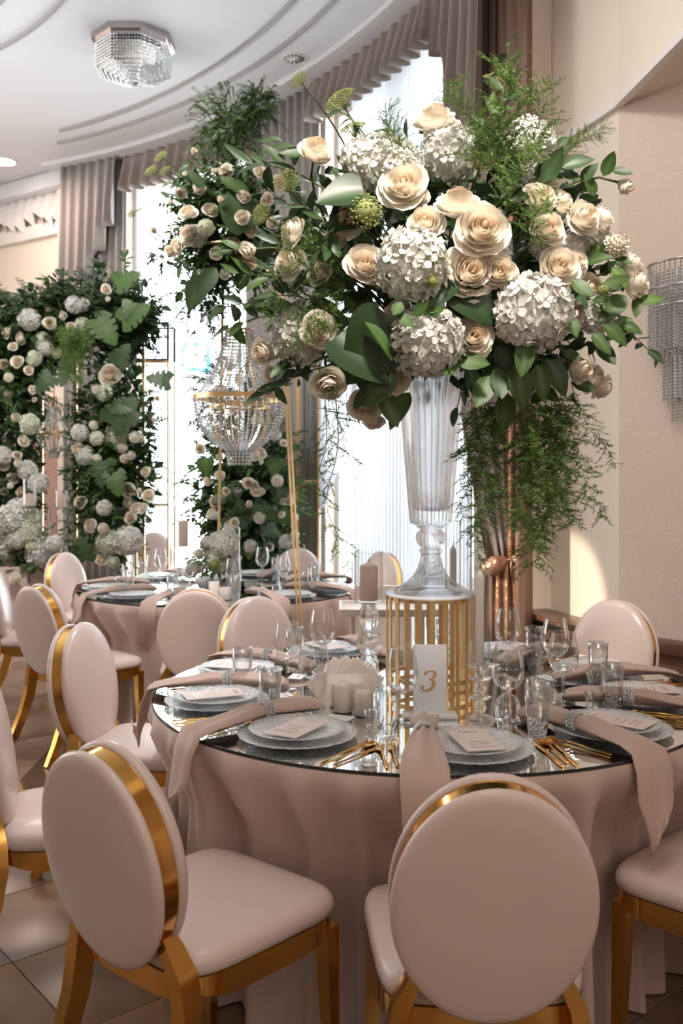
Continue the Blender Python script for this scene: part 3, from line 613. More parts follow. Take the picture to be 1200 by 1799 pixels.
def cutlery(kind):
    m = MB()
    def flat(pts):                               # (y, half width, z)
        v = []
        for y, h, z in pts: v += [(-h, y, z), (-h * 0.6, y, z + 0.0022), (h * 0.6, y, z + 0.0022), (h, y, z), (h * 0.6, y, z - 0.0004), (-h * 0.6, y, z - 0.0004)]
        f = grid_faces(6, len(pts), True); f += [tuple(range(6)), tuple(range(6 * len(pts) - 6, 6 * len(pts)))[::-1]]
        m.add(v, f)
    if kind == 'knife': flat([(-0.11, 0.0035, 0.002), (-0.105, 0.0055, 0.002), (-0.05, 0.005, 0.003), (0.0, 0.004, 0.003), (0.01, 0.006, 0.002), (0.05, 0.009, 0.002), (0.09, 0.008, 0.002), (0.113, 0.002, 0.002)])
    if kind in ('fork', 'spoon'):
        flat([(-0.10, 0.003, 0.002), (-0.095, 0.0055, 0.002), (-0.04, 0.004, 0.004), (0.02, 0.003, 0.007), (0.04, 0.003, 0.006)])
    if kind == 'fork':
        flat([(0.038, 0.003, 0.006), (0.048, 0.010, 0.004), (0.058, 0.0115, 0.003), (0.062, 0.0115, 0.003)])
        for x in (-0.0095, -0.0032, 0.0032, 0.0095): tube(m, [(x, 0.06, 0.004), (x, 0.08, 0.003), (x * 0.95, 0.098, 0.007)], 1, rect=(0.0018, 0.001), up=(0, 0, 1))
    if kind == 'spoon':
        v = []; n = 16
        for s, dz in ((1.0, 0.007), (0.85, 0.0035), (0.5, 0.0012), (0.05, 0.0008)):
            for a in np.linspace(0, 2 * PI, n, endpoint=False): v.append((0.0195 * s * math.cos(a), 0.067 + 0.03 * s * math.sin(a), dz + 0.0006))
        for s, dz in ((0.05, 0.0004), (0.5, 0.0006), (0.85, 0.0025), (1.0, 0.0066)):
            for a in np.linspace(0, 2 * PI, n, endpoint=False): v.append((0.0195 * s * math.cos(a), 0.067 + 0.03 * s * math.sin(a), dz))
        m.add(v, grid_faces(n, 8, True))
    return m.mesh(kind, 'gold', True, 50)
KN, FK, SP = cutlery('knife'), cutlery('fork'), cutlery('spoon')
def ring_mesh():
    m = MB(); r = random.Random(3)
    for k in range(16):
        for j in range(3):
            a = (k + 0.5 * (j % 2)) / 16 * 2 * PI; octa(m, (0.024 * math.cos(a), (j - 1) * 0.010, 0.024 * math.sin(a)), 0.0062)
    for y in (-0.015, 0.015): tube(m, [(0.0235 * math.cos(a), y, 0.0235 * math.sin(a)) for a in np.linspace(0, 2 * PI, 25)], 0.0018, 5, False)
    return m.mesh('napkin_ring', 'bead', False)
RING = ring_mesh()
def napkin_mesh(seed, hang=0.30, wide=0.085, r_in=0.46, ring_r=0.66, sway=0.0):
    """local frame: +y outward along the radius, origin at the table centre, z above the table top"""
    r = random.Random(seed); st = []
    # stations: (y, z, half width, half height)
    st += [(r_in, 0.020, 0.030, 0.010), (r_in + 0.02, 0.026, 0.042, 0.016), (r_in + 0.07, 0.034, 0.044, 0.020), (ring_r - 0.05, 0.038, 0.034, 0.019), (ring_r - 0.015, 0.038, 0.0205, 0.0185), (ring_r + 0.015, 0.038, 0.0205, 0.0185),
           (ring_r + 0.05, 0.040, 0.034, 0.020), (ring_r + 0.11, 0.036, wide * 0.72, 0.014), (RT - 0.04, 0.030, wide * 0.92, 0.008), (RT + 0.012, 0.018, wide, 0.007), (RT + 0.034, -0.03, wide, 0.007), (RT + 0.042, -0.10, wide * 0.97, 0.008)]
    if hang > 0:
        for q in (0.45, 0.75, 0.92, 1.0): st.append((RT + 0.045 + 0.02 * q, -0.10 - hang * q * 0.75, wide * (0.97 - 0.55 * q), 0.008))
    P = [(sway * max(0, (k - 8)) * 0.012, s[0], s[1]) for k, s in enumerate(st)]
    p, t, a, b = frames(P, (0, 0, 1)); n = 20; v = []; ph = r.uniform(0, 6)
    for k, s in enumerate(st):
        for i in range(n):
            th = 2 * PI * i / n; c, sn = math.cos(th), math.sin(th)
            wv = 0.35 * math.sin(3 * c * 2.2 + ph) * s[3]
            x = s[2] * c; h = s[3] * math.copysign(abs(sn) ** 0.8, sn) * (1 - 0.25 * abs(c)) + wv
            if k == len(st) - 1: h += 0; 
            q = p[k] + b[k] * x + a[k] * h
            if k >= len(st) - 4 and hang > 0: q = q + np.array([0, 0, -0.05 * (c + 0.2) * (k - len(st) + 5) / 4 * 1.3])
            v.append(q)
    m = MB(); f = grid_faces(n, len(st), True, True); f += [tuple(range(n)), tuple(range(n * (len(st) - 1), n * len(st)))[::-1]]
    m.add(v, f); return m.mesh('napkin', 'napkin')
NAPS = [napkin_mesh(1, 0.26, 0.060, sway=-0.2), napkin_mesh(2, 0.10, 0.062, sway=0.4), napkin_mesh(3, 0.04, 0.058, sway=0.2), napkin_mesh(4, 0.0, 0.05), napkin_mesh(6, 0.085, 0.060, sway=0.4)]
def foil_mesh(kind, seed):
    """gold lettering strokes on the cards: thin script squiggles"""
    m = MB(); r = random.Random(seed)
    if kind != 'place':
        cu = bpy.data.curves.new('menu_text', 'FONT'); cu.body = 'Menu'; cu.size = 0.024; cu.shear = 0.35; cu.align_x = 'CENTER'; cu.extrude = 0.0001
        to = bpy.data.objects.new('menu_text', cu); COL.objects.link(to); dg = bpy.context.evaluated_depsgraph_get(); tm = to.evaluated_get(dg).to_mesh()
        m.add([(v.co.x, v.co.y + 0.066, v.co.z) for v in tm.vertices], [tuple(p.vertices) for p in tm.polygons]); bpy.data.objects.remove(to); bpy.data.curves.remove(cu)
    lines = {'menu': [(0.004, 0.052, 8), (-0.020, 0.046, 7), (-0.044, 0.066, 10), (-0.058, 0.066, 10)], 'front': [(-0.020, 0.050, 6), (-0.040, 0.055, 7), (-0.065, 0.070, 9)], 'place': [(0.004, 0.058, 7)]}[kind]
    for (y, w, n) in lines:
        pts = []
        for k in range(n * 6 + 1):
            s = k / (n * 6); pts.append(((s - 0.5) * w + 0.0022 * math.sin(2 * PI * n * s), y + 0.0042 * math.sin(2 * PI * n * s + 1.2) * (0.5 + 0.5 * r.random()), 0.0))
        tube(m, pts, 1, rect=(0.0008, 0.00012), up=(0, 0, 1))
    return m.mesh('gold_lettering', 'goldfoil', False)
MENU = MB(); box(MENU, (0, 0, 0.0008), (0.105, 0.185, 0.0016)); MENU = MENU.mesh('menu_card', 'pinkcard', False)
PLC = MB(); box(PLC, (0, 0, 0.0008), (0.085, 0.052, 0.0016)); PLC = PLC.mesh('place_card', 'card', False)
FOIL, FOILF, FOILP = foil_mesh('menu', 5), foil_mesh('front', 8), foil_mesh('place', 6)
for me_ in (W_BOWL, W_STEM, W_FOOT, W_RIM, TB, TBASE, TIN, SH, SHB, CH, PL, KN, FK, SP, RING): pass
def compound(name, label, cat, loc, rz, group, parts_):
    t = thing(name, label, cat, loc, rz, group)
    for n, me_ in parts_: obj(n, me_, t)
    return t
def single(name, me_, label, cat, loc, rz, group, mx=None):
    o = obj(name, me_, None, loc, None, rz); return tag(o, label, cat, group)
def setting(T, deg, where, tname, full=True, nap=0, nap_a=0.13, hang=True, gfx='', skip=()):
    a = R(deg); u = Vector((math.sin(a), -math.cos(a))); lf = Vector((-math.cos(a), -math.sin(a)))     # outward, diner's left
    P = lambda rr, al, z=0.0: Vector((*(T.xy + u * rr + lf * al), ZT + z))
    rz = a                                       # local +y points to the table centre
    z = 0.0006
    single('charger_plate', CH, 'wide glass charger plate ' + where, 'plate', P(0.70, 0, z), rz, tname + ' charger plates')
    single('dinner_plate', PL, 'upper glass dinner plate ' + where, 'plate', P(0.70, 0, z + 0.0152), rz, tname + ' dinner plates')
    if 'menu' not in skip:
        mloc = P(0.715, -0.01, z + 0.0300); mn = compound('menu_card', 'blush gold-lettered menu card ' + where, 'card', mloc, rz + R(6), tname + ' menu cards', [('card', MENU)])
        obj('gold_lettering', FOILF if deg == 4.5 else FOIL, mn, (0, 0, 0.0018))
    an = math.atan2(nap_a, 0.66); na = a - an; nu = Vector((math.sin(na), -math.cos(na)))
    o = obj('napkin', NAPS[nap], None, (T.x, T.y, ZT), None, na + PI); tag(o, ('rose napkin hanging over the edge ' if nap != 3 else 'rose napkin lying beside the plate ') + where, 'napkin', tname + ' napkins')
    single('napkin_ring', RING, 'beaded crystal napkin ring ' + where, 'napkin ring', Vector((*(T.xy + nu * 0.66), ZT + 0.0385)), na + PI, tname + ' napkin rings')
    if 'wine' not in skip: compound('wine_glass', 'clear stemmed wine glass ' + where, 'glass', P(0.43, -0.17, z), rz, tname + ' wine glasses', [('bowl', W_BOWL), ('rim', W_RIM), ('stem', W_STEM), ('foot', W_FOOT)])
    if 'tumbler' not in skip: compound('tumbler', 'clear straight tumbler with cut base ' + where, 'glass', P(0.575, -0.215, z), rz, tname + ' tumblers', [('body', TB), ('cut_base', TBASE), ('inner_floor', TIN), ('rim', TRIM)])
    if not full: return
    compound('shot_glass', 'tiny flared shot glass ' + where, 'glass', P(0.545, -0.135, z), rz, tname + ' shot glasses', [('body', SH), ('base', SHB)])
    zz = z + 0.0002
    single('table_knife', KN, 'gold table knife lying outside ' + where, 'knife', P(0.745, -0.235, zz), rz - R(2), tname + ' knives')
    single('dessert_knife', KN, 'gold knife between spoon and plate ' + where, 'knife', P(0.75, -0.19, zz), rz + R(3), tname + ' inner knives')
    single('spoon', SP, 'gold spoon ' + where, 'spoon', P(0.73, -0.213, zz), rz + R(2), tname + ' spoons')
    single('table_fork', FK, 'gold outer fork ' + where, 'fork', P(0.735, 0.235, zz), rz, tname + ' forks')
    single('dessert_fork', FK, 'gold inner fork beside the napkin ' + where, 'fork', P(0.725, 0.205, zz), rz - R(2), tname + ' inner forks')
    pc = compound('place_card', 'small white place card ' + where, 'card', P(0.475, 0.02, z), rz + R(8), tname + ' place cards', [('card', PLC)]); obj('gold_lettering', FOILP, pc, (0, 0, 0.0018))
for deg, where, nap, na in ((4.5, 'at the front setting below the number card', 0, 0.115), (-35, 'at the setting nearest the large gold-hooped chair', 1, 0.165), (-74, 'at the setting on the left end of the table', 2, 0.15),
        (-110, 'at the setting before the shiny white chair', 3, 0.15), (-152, 'at the setting before the slanting gold rod', 3, 0.13), (147, 'at the setting before the copper curtain', 3, 0.13),
        (112, 'at the setting before the wallpaper chair', 3, 0.14), (78, 'at the middle setting of the right end', 2, 0.14), (43, 'at the setting right of the front one', 4, 0.11)):
    setting(T1, deg, where, 'number three table', True, nap, na)
for deg, where, nap in ((-78, 'at the second table, by the arch column', 2), (-40, 'at the second table, before the left chair', 1), (-5, 'at the second table, behind the flat-on chair', 3), (42, 'at the second table, by the slanting rod', 3),
        (80, 'at the second table, at its right end', 3), (128, 'at the second table, before the window chair', 3), (165, 'at the second table, at its far rim', 3), (-135, 'at the second table, by the gold shelf stand', 3)):
    setting(T2, deg, where, 'second table', False, nap, 0.15, skip=('menu',))
# ------------------------------------------------------------------ centre of the number three table
VX, VY = 0.295, 3.05
cg = thing('cage_stand', 'round gold cage stand of upright bars carrying the glass vase', 'stand', (VX, VY, ZT))
def ringband(mb, r, z0, z1, t=0.003, n=64): lathe(mb, [(r, z0), (r, z1), (r - t, z1), (r - t, z0), (r, z0)], n)
CR, CZ = 0.146, 0.322
for z in (0.016, 0.048):
    m = MB(); ringband(m, CR - 0.003, z, z + 0.014); part('ring', m, 'goldsatin', cg, True, 40)
m = MB(); ringband(m, CR - 0.003, CZ - 0.012, CZ); part('ring', m, 'goldsatin', cg, True, 40)
for k in range(22):
    a = 2 * PI * (k + 0.3) / 22; m = MB(); box(m, (0, 0, CZ / 2), (0.004, 0.0165, CZ), 0); part('bar', m, 'goldsatin', cg, False, mx=Matrix.Rotation(a, 4, 'Z') @ Matrix.Translation((CR, 0, 0)))
m = MB(); lathe(m, [(0.001, CZ), (CR + 0.004, CZ), (CR + 0.005, CZ + 0.004), (CR + 0.003, CZ + 0.008), (0.001, CZ + 0.008)], 64); part('top_plate', m, 'acrylic', cg, True, 40)
vz = ZT + CZ + 0.0085
vs = thing('glass_vase', 'tall fluted clear glass vase on a stem foot, carrying the great bouquet', 'vase', (VX, VY, vz))
fl_ = lambda n, amp: (lambda th, k, r, z: amp * (np.abs(np.cos(n * th / 2)) - 0.6))
m = MB(); lathe(m, [(0.001, 0.0), (0.118, 0.0), (0.123, 0.004), (0.121, 0.010), (0.105, 0.020), (0.078, 0.036), (0.056, 0.058), (0.042, 0.085), (0.034, 0.115), (0.032, 0.128), (0.001, 0.128)], 48); part('foot', m, 'vase', vs)
m = MB(); lathe(m, [(0.001, 0.127), (0.036, 0.128), (0.040, 0.136), (0.036, 0.144), (0.001, 0.145)], 40); part('collar', m, 'vase', vs)
m = MB(); lathe(m, [(0.001, 0.144), (0.030, 0.146), (0.044, 0.160), (0.050, 0.178), (0.046, 0.196), (0.034, 0.208), (0.044, 0.214), (0.05, 0.221), (0.001, 0.224)], 48, fl_(12, 0.05)); part('knop', m, 'vase', vs)
B0, B1 = 0.222, 0.83
body = [(0.001, B0), (0.052, B0), (0.066, B0 + 0.006), (0.0695, B0 + 0.02)] + [(0.0695 + (0.118 - 0.0695) * q, B0 + 0.02 + (B1 - B0 - 0.02) * q) for q in np.linspace(0.1, 1, 9)]
inner = [(0.114 - (0.114 - 0.058) * q, B1 - (B1 - B0 - 0.05) * q) for q in np.linspace(0, 1, 9)] + [(0.001, B0 + 0.045)]
m = MB(); lathe(m, body + inner, 224, lambda th, k, r, z: (0.042 * (np.abs(np.cos(14 * th)) - 0.6) if k < len(body) and r > 0.06 else 0 * th)); part('fluted_body', m, 'vase', vs)
# number card
nc = thing('number_card', 'white acrylic table card with gold script numeral three, before the cage', 'table number', (0.262, 2.735, ZT + 0.0006), R(1))
m = MB(); box(m, (0, 0, 0.005), (0.158, 0.07, 0.010), 0, 0.002); part('foot', m, 'acrylic', nc, True, 40)
m = MB(); box(m, (0, 0, 0.112), (0.099, 0.004, 0.205), 0, 0.001); part('panel', m, 'acrylic', nc, True, 40)
def numeral():
    # script three: centre line with varying stroke, panel plane (x, z)
    C = [(-0.0115, 0.0305, .0012), (-0.0150, 0.0330, .0032), (-0.0118, 0.0365, .0034), (-0.0060, 0.0395, .0022), (0.0020, 0.0410, .0018), (0.0105, 0.0395, .0030), (0.0150, 0.0345, .0050), (0.0150, 0.0275, .0052), (0.0105, 0.0210, .0036), (0.0030, 0.0160, .0018),
         (-0.0030, 0.0140, .0012), (0.0020, 0.0150, .0014), (0.0080, 0.0120, .0034), (0.0115, 0.0050, .0056), (0.0100, -0.0040, .0058), (0.0040, -0.0120, .0046), (-0.0050, -0.0175, .0030), (-0.0140, -0.0190, .0022), (-0.0210, -0.0170, .0022), (-0.0250, -0.0120, .0026), (-0.0245, -0.0075, .0042), (-0.0215, -0.0060, .0044), (-0.0190, -0.0080, .0020)]
    P = np.array(C); n = 6; out = []
    for k in range(len(P) - 1):
        p0, p1, p2, p3 = P[max(k - 1, 0)], P[k], P[k + 1], P[min(k + 2, len(P) - 1)]
        for t in np.linspace(0, 1, n, endpoint=False): out.append(0.5 * ((2 * p1) + (-p0 + p2) * t + (2 * p0 - 5 * p1 + 4 * p2 - p3) * t * t + (-p0 + 3 * p1 - 3 * p2 + p3) * t ** 3))
    out.append(P[-1]); O = np.array(out); m = MB()
    tube(m, [(x * 0.98 - 0.0, 0, z * 0.98) for x, z, _ in O], 1, rect=[(max(h, 0.0011) * 0.95, 0.0008) for _, _, h in O], up=(0, 1, 0))
    return m
m = numeral(); part('gold_numeral', m, 'goldfoil', nc, False, loc=(0.0, -0.0026, 0.096), mx=None)
# candlesticks
def bubble_stick(root, bulbs, material='crystal'):
    for (z0, z1, r, neck, n) in bulbs:
        pr = [(0.001, z0)] + [(neck + (r - neck) * math.sin(PI * q) ** 0.6, z0 + (z1 - z0) * q) for q in np.linspace(0, 1, 9)] + [(0.001, z1)]
        m = MB(); lathe(m, pr, max(24, n * 4), fl_(n, 0.07) if n else None); part('bulb', m, material, root)
def hurricane(root, r, z0, z1, closed=True):
    m = MB(); lathe(m, [(0.001, z0), (r, z0), (r, z1)], 36); part('glass_cylinder', m, 'glass', root, True, 40)
    m = MB(); a = np.linspace(0, 2 * PI, 41)
    for z in (z0 + 0.004, z1): tube(m, [((r - 0.001) * math.cos(x), (r - 0.001) * math.sin(x), z) for x in a], 0.0018, 5, False, up=(0, 0, 1))
    part('glass_rim', m, 'glass', root)
def candle(label, x, y, z, r, h, material='candle', tip=0.012):
    root = thing('candle', label, 'candle', (x, y, z)); m = MB(); lathe(m, [(0.001, 0), (r, 0), (r, h - tip), (r * 0.86, h - tip * 0.72), (0.002, h)], 28); part('wax', m, material, root, True, 50)
    m = MB(); tube(m, [(0, 0, h - 0.002), (0.001, 0, h + 0.012)], 0.0012, 5); part('wick', m, 'wick', root); return root
x, y = 0.094, 3.18; cs = thing('candlestick', 'bubbled crystal candlestick with glass cylinder left of the gold cage', 'candlestick', (x, y, ZT + 0.0006))
bubble_stick(cs, [(0.0, 0.022, 0.052, 0.046, 0), (0.02, 0.10, 0.034, 0.022, 10), (0.098, 0.185, 0.040, 0.022, 12), (0.184, 0.268, 0.034, 0.020, 10)]); 
m = MB(); lathe(m, [(0.001, 0.266), (0.022, 0.266), (0.03, 0.276), (0.001, 0.278)], 24); part('cup', m, 'crystal', cs)
hurricane(cs, 0.050, 0.279, 0.452); candle('beige pillar candle in the glass cylinder left of the gold cage', x, y, ZT + 0.0006 + 0.2855, 0.031, 0.130)
def slim_stick(label, clabel, x, y, zc, ztop, cr, ch, cm):
    cs = thing('candlestick', label, 'candlestick', (x, y, ZT + 0.0006))
    m = MB(); lathe(m, [(0.001, 0), (0.042, 0), (0.044, 0.005), (0.03, 0.012), (0.014, 0.018), (0.001, 0.019)], 32); part('foot', m, 'crystal', cs)
    z = 0.018
    while z < zc - 0.05:
        m = MB(); lathe(m, [(0.001, z), (0.012, z + 0.002), (0.020, z + 0.018), (0.012, z + 0.034), (0.009, z + 0.040), (0.030, z + 0.046), (0.033, z + 0.050), (0.009, z + 0.056), (0.001, z + 0.057)], 32, fl_(8, 0.08)); part('bulb', m, 'crystal', cs); z += 0.055
    m = MB(); lathe(m, [(0.001, z), (0.010, z), (0.016, z + 0.01), (0.036, zc - 0.008), (0.038, zc - 0.004), (0.001, zc - 0.003)], 32); part('cup', m, 'crystal', cs)
    hurricane(cs, 0.030, zc - 0.0025, ztop); candle(clabel, x, y, ZT + 0.0006 + zc + 0.004, cr, ch, cm, 0.02)
slim_stick('slim crystal candlestick with tall glass tube right of the gold cage', 'white taper candle in the glass tube right of the gold cage', 0.405, 2.70, 0.165, 0.445, 0.0125, 0.27, 'candlewhite')
slim_stick('slim crystal candlestick with tall glass tube behind the vase foot', 'pale taper candle in the glass tube behind the vase foot', 0.42, 3.47, 0.22, 0.545, 0.0125, 0.23, 'candlewhite')
# shakers and paper napkins
def shaker(label, x, y, h):
    root = thing('shaker', label, 'shaker', (x, y, ZT + 0.0006)); m = MB(); lathe(m, [(0.001, 0), (0.026, 0), (0.0285, 0.004), (0.029, h * 0.55), (0.0275, h * 0.86), (0.023, h * 0.97), (0.012, h), (0.001, h + 0.001)], 28, squash=0.9); part('body', m, 'ceramic', root)
    m = MB()
    for k in range(3): lathe(m, [(0.0018, 0), (0.0018, 0.0006), (0.0001, 0.0007)], 8, off=((k - 1) * 0.007, 0, h + 0.0008))
    part('pour_hole', m, 'edge', root)
shaker('taller grey beige shaker beside the fanned paper napkins', 0.005, 2.79, 0.092); shaker('shorter beige shaker just left of the tumbler', 0.066, 2.75, 0.078)
ph = thing('napkin_holder', 'beige holder with blush pinked-edge paper napkins fanned behind the shakers', 'napkin holder', (0.015, 2.88, ZT + 0.0006), R(12))
m = MB(); box(m, (0, 0, 0.006), (0.11, 0.05, 0.012), 0, 0.003); box(m, (0, 0.022, 0.035), (0.10, 0.006, 0.07), 0, 0.002); box(m, (0, -0.022, 0.035), (0.10, 0.006, 0.07), 0, 0.002); part('holder', m, 'ceramic', ph, True, 40)
for k in range(6):
    m = MB(); n = 10; a = R(-38 + 15 * k); v = []; s = 0.125
    for i in range(n + 1): v.append((-s / 2 + s * i / n, 0, s + 0.0)); v.append((-s / 2 + s * (i + 0.5) / n, 0, s + 0.008))
    v = v[:-1]; top = len(v); v += [(s / 2, 0, 0), (-s / 2, 0, 0)]
    m.add(v, [tuple(range(top)) + (top, top + 1)]); o = part('paper_napkin', m, 'paper', ph, False, mx=Matrix.Translation((-0.004, -0.015 + 0.006 * k, 0.012)) @ Matrix.Rotation(R(-8 + 4 * k), 4, 'X') @ Matrix.Rotation(a, 4, 'Y'))
    sm = o.modifiers.new('thickness', 'SOLIDIFY'); sm.thickness = 0.0015
# ------------------------------------------------------------------ flowers and leaves
IV, PE = np.array([1.0, 0.985, 0.955]), np.array([1.0, 0.87, 0.72])
def rose_builder(seed, n=24, open_=1.0):
    """unit rose opening along +z, outer radius about 1"""
    r = random.Random(seed); mb = MB(); nu, nv = 6, 6
    for k in range(n):
        t = (k + 0.5) / n; ang = k * R(137.5) + r.uniform(-0.15, 0.15)
        rad = (0.12 + 0.80 * t ** 0.85) * open_ if t > 0.06 else 0.08; half = R(78 - 22 * t) if t < 0.35 else R(52 + r.uniform(-4, 6))
        ztop = 0.52 - 0.62 * t ** 2.2 * open_ + r.uniform(-0.05, 0.05); curl = max(0, t - 0.35) * 0.34 * open_
        v = []; c = []
        for j in range(nv):
            q = j / (nv - 1)
            for i in range(nu):
                a = -1 + 2 * i / (nu - 1); qe = q * (1 - 0.20 * a * a * (1 if t > 0.3 else 0.3))
                rr = rad * math.sin(min(qe * 1.15, 1.0) * PI / 2) ** 0.75 + curl * qe ** 5 - 0.05 * t * (a * a) * qe + 0.03 * math.sin(3 * a + k) * qe ** 3 * (t > 0.4)
                z = -0.62 + (ztop + 0.62) * qe ** 1.15 - curl * 0.9 * qe ** 7
                th = ang + a * half; v.append((rr * math.cos(th), rr * math.sin(th), z))
                w_ = min(1, 0.15 + 1.1 * t ** 0.8 + 0.15 * q); c.append(IV * w_ + PE * (1 - w_))
        mb.add(v, grid_faces(nu, nv), np.array(c))
    ico(mb, (0, 0, -0.52), 0.2, 1, (0.35, 0.42, 0.2)); return mb
ROSES = [rose_builder(s, 24, o).mesh('rose', 'rose') for s, o in ((1, 1.0), (2, 0.95), (3, 1.05), (4, 0.82))]
BUD = rose_builder(9, 14, 0.62).mesh('rose', 'rose')
def fib(n):
    k = np.arange(n) + 0.5; ph = np.arccos(1 - 2 * k / n); th = PI * (1 + 5 ** 0.5) * k
    return np.column_stack([np.sin(ph) * np.cos(th), np.sin(ph) * np.sin(th), np.cos(ph)])
def floret(mb, p, nrm, s, spin, col, cup=0.25, npet=4):
    mx = TRS(Vector(p), basis(nrm, spin=spin), s); v = []; f = []
    for k in range(npet):
        a = 2 * PI * k / npet; c, sn = math.cos(a), math.sin(a); b = len(v)
        for (x, y, z) in ((0.08, 0, 0), (0.5, 0.42, cup * 0.3), (0.62, 0, cup * 0.05), (0.5, -0.42, cup * 0.3), (1.0, 0.36, cup), (1.08, 0, cup * 0.7), (1.0, -0.36, cup)): v.append((x * c - y * sn, x * sn + y * c, z))
        f += [(b, b + 2, b + 1), (b, b + 3, b + 2), (b + 1, b + 2, b + 5, b + 4), (b + 2, b + 3, b + 6, b + 5)]
    mb.add(v, f, col, mx)
def hydrangea_builder(seed, n=120, green=0.0):
    r = random.Random(seed); mb = MB(); ico(mb, (0, 0, 0), 0.84, 2, (0.95, 0.95, 0.88), (1, 1, 0.85))
    for p in fib(n):
        if p[2] < -0.75: continue
        bump = 0.84 + 0.20 * r.random(); g = np.array([1.0, 1.0, 0.985]) * (0.90 + 0.1 * r.random()) * np.array([1 - 0.12 * green, 1.0, 1 - 0.3 * green])
        nn = Vector(p) + Vector((r.uniform(-.35, .35), r.uniform(-.35, .35), r.uniform(-.35, .35)))
        floret(mb, (p[0] * bump, p[1] * bump, p[2] * bump * 0.82), nn, 0.25 + 0.05 * r.random(), r.random() * 6, g)
    return mb
HYD = [hydrangea_builder(s, 165, g).mesh('hydrangea', 'white') for s, g in ((1, 0.0), (2, 0.1), (3, 0.45))]
def pompon_builder(seed, n=110):
    r = random.Random(seed); mb = MB(); ico(mb, (0, 0, 0), 0.78, 2, (0.95, 0.88, 0.72))
    for p in fib(n):
        t = Vector(p); mx = TRS(t * 0.74, basis(t, spin=r.random()), 1); h = 0.26; wv = 0.15
        mb.add([(-wv * 0.5, 0, 0), (wv * 0.5, 0, 0), (wv, 0.05, h * 0.7), (-wv, 0.05, h * 0.7), (0, 0.0, h)], [(0, 1, 2, 3), (3, 2, 4)], np.array([1, 0.97, 0.88]) * r.uniform(0.92, 1), mx)
    return mb
POM = pompon_builder(1).mesh('pompon_dahlia', 'white')
def lace_builder(seed, n=150, ball=False):
    r = random.Random(seed); mb = MB()
    for k in range(n):
        if ball: p = Vector(fib(n)[k])
        else:
            a = k * 2.4; q = math.sqrt((k + 0.5) / n); p = Vector((q * math.cos(a), q * math.sin(a), 0.35 * (1 - q * q)))
        p *= 0.92 + 0.12 * r.random()
        v, f = OCT; mb.add(v * (0.055 if not ball else 0.10) * r.uniform(0.7, 1.3) + np.array(p), f)
        if not ball and k % 3 == 0: tube(mb, [(0, 0, -0.7), p * 0.7 + Vector((0, 0, -0.2)), p], 0.012, 3, False)
    if ball: ico(mb, (0, 0, 0), 0.85, 1)
    return mb
LACE = [lace_builder(1).mesh('queen_anne_lace', 'lace'), lace_builder(2, 110, True).mesh('green_viburnum', 'lace')]
def leaf_arrays(shape='lance', fold=0.25, curl=0.35, n=6, seed=0):
    """unit length leaf along +y, faces +z"""
    r = random.Random(seed); v = []
    prof = {'lance': lambda t: 0.20 * math.sin(PI * t ** 0.85) ** 0.9, 'oval': lambda t: 0.275 * math.sin(PI * t ** 0.80) ** 0.78, 'round': lambda t: 0.42 * math.sin(PI * t ** 0.75) ** 0.6, 'heart': lambda t: 0.46 * math.sin(PI * (0.10 + 0.90 * t) ** 0.62) ** 0.75}[shape]
    for k in range(n + 1):
        t = k / n; w_ = max(prof(min(max(t, 0.0), 1.0)), 0.004); zc = -curl * t * t * 0.5; ed = fold * w_ + 0.02 * math.sin(5 * t + seed)
        v += [(-w_, t, zc + ed), (-w_ * 0.5, t, zc + ed * 0.35), (0, t, zc), (w_ * 0.5, t, zc + ed * 0.35), (w_, t, zc + ed)]
    return np.array(v), grid_faces(5, n + 1)
def leaf_me(shape, material, seed, **kw):
    v, f = leaf_arrays(shape, seed=seed, **kw); c = np.ones((len(v), 3)); c[2::5] *= 1.5; mb = MB(); mb.add(v, f, c); return mb.mesh('leaf', material)
LEAF = {('lance', m_): [leaf_me('lance', m_, s, curl=cu, fold=fo) for s, cu, fo in ((0, 0.3, 0.3), (1, 0.7, 0.4), (2, -0.2, 0.25))] for m_ in ('leafdark', 'leaf')}
LEAF.update({('oval', m_): [leaf_me('oval', m_, s, curl=cu, fold=fo) for s, cu, fo in ((0, 0.25, 0.2), (1, 0.6, 0.3), (2, -0.25, 0.15))] for m_ in ('leafdark', 'leaf', 'leaflight')})
LEAF.update({('heart', m_): [leaf_me('heart', m_, s, curl=cu, fold=fo, n=9) for s, cu, fo in ((0, 0.5, 0.2), (1, 0.2, 0.35))] for m_ in ('leafdark', 'leaf', 'leafdeep')})
def monstera():
    mb = MB(); n = 26; top = []
    for s in (-1, 1):
        v = [(0, 0, 0)]; 
        for k in range(n + 1):
            t = k / n; w_ = 0.46 * math.sin(PI * (0.08 + 0.92 * t) ** 0.66) ** 0.75; notch = 0.55 if (k % 5 == 3 and 5 < k < 23) else 1.0
            v.append((s * w_ * notch, -0.14 + 1.10 * t - (0.12 * (1 - t)) * 0, 0.06 * w_ - 0.22 * t * t)); v.append((0, t * 0.97, -0.22 * t * t))
        f = []
        for k in range(n):
            q = (1 + 2 * k, 3 + 2 * k, 4 + 2 * k, 2 + 2 * k); f.append(q if s < 0 else q[::-1])
        c = np.ones((len(v), 3)); c[2::2] *= 1.35; mb.add(v, f, c)
    return mb
MONS = {m_: monstera().mesh('monstera_leaf', m_) for m_ in ('leafdark', 'leaf')}
def leaf_mx(p, d, up, L, roll=0.0):
    d = Vector(d).normalized(); up = Vector(up); x = d.cross(up)
    if x.length < 1e-3: x = d.cross(Vector((1, 0, 0)))
    x.normalize(); z = x.cross(d); m = Matrix((x, d, z)).transposed().to_4x4()
    return Matrix.Translation(p) @ m @ Matrix.Rotation(roll, 4, 'Y') @ Matrix.Scale(L, 4)
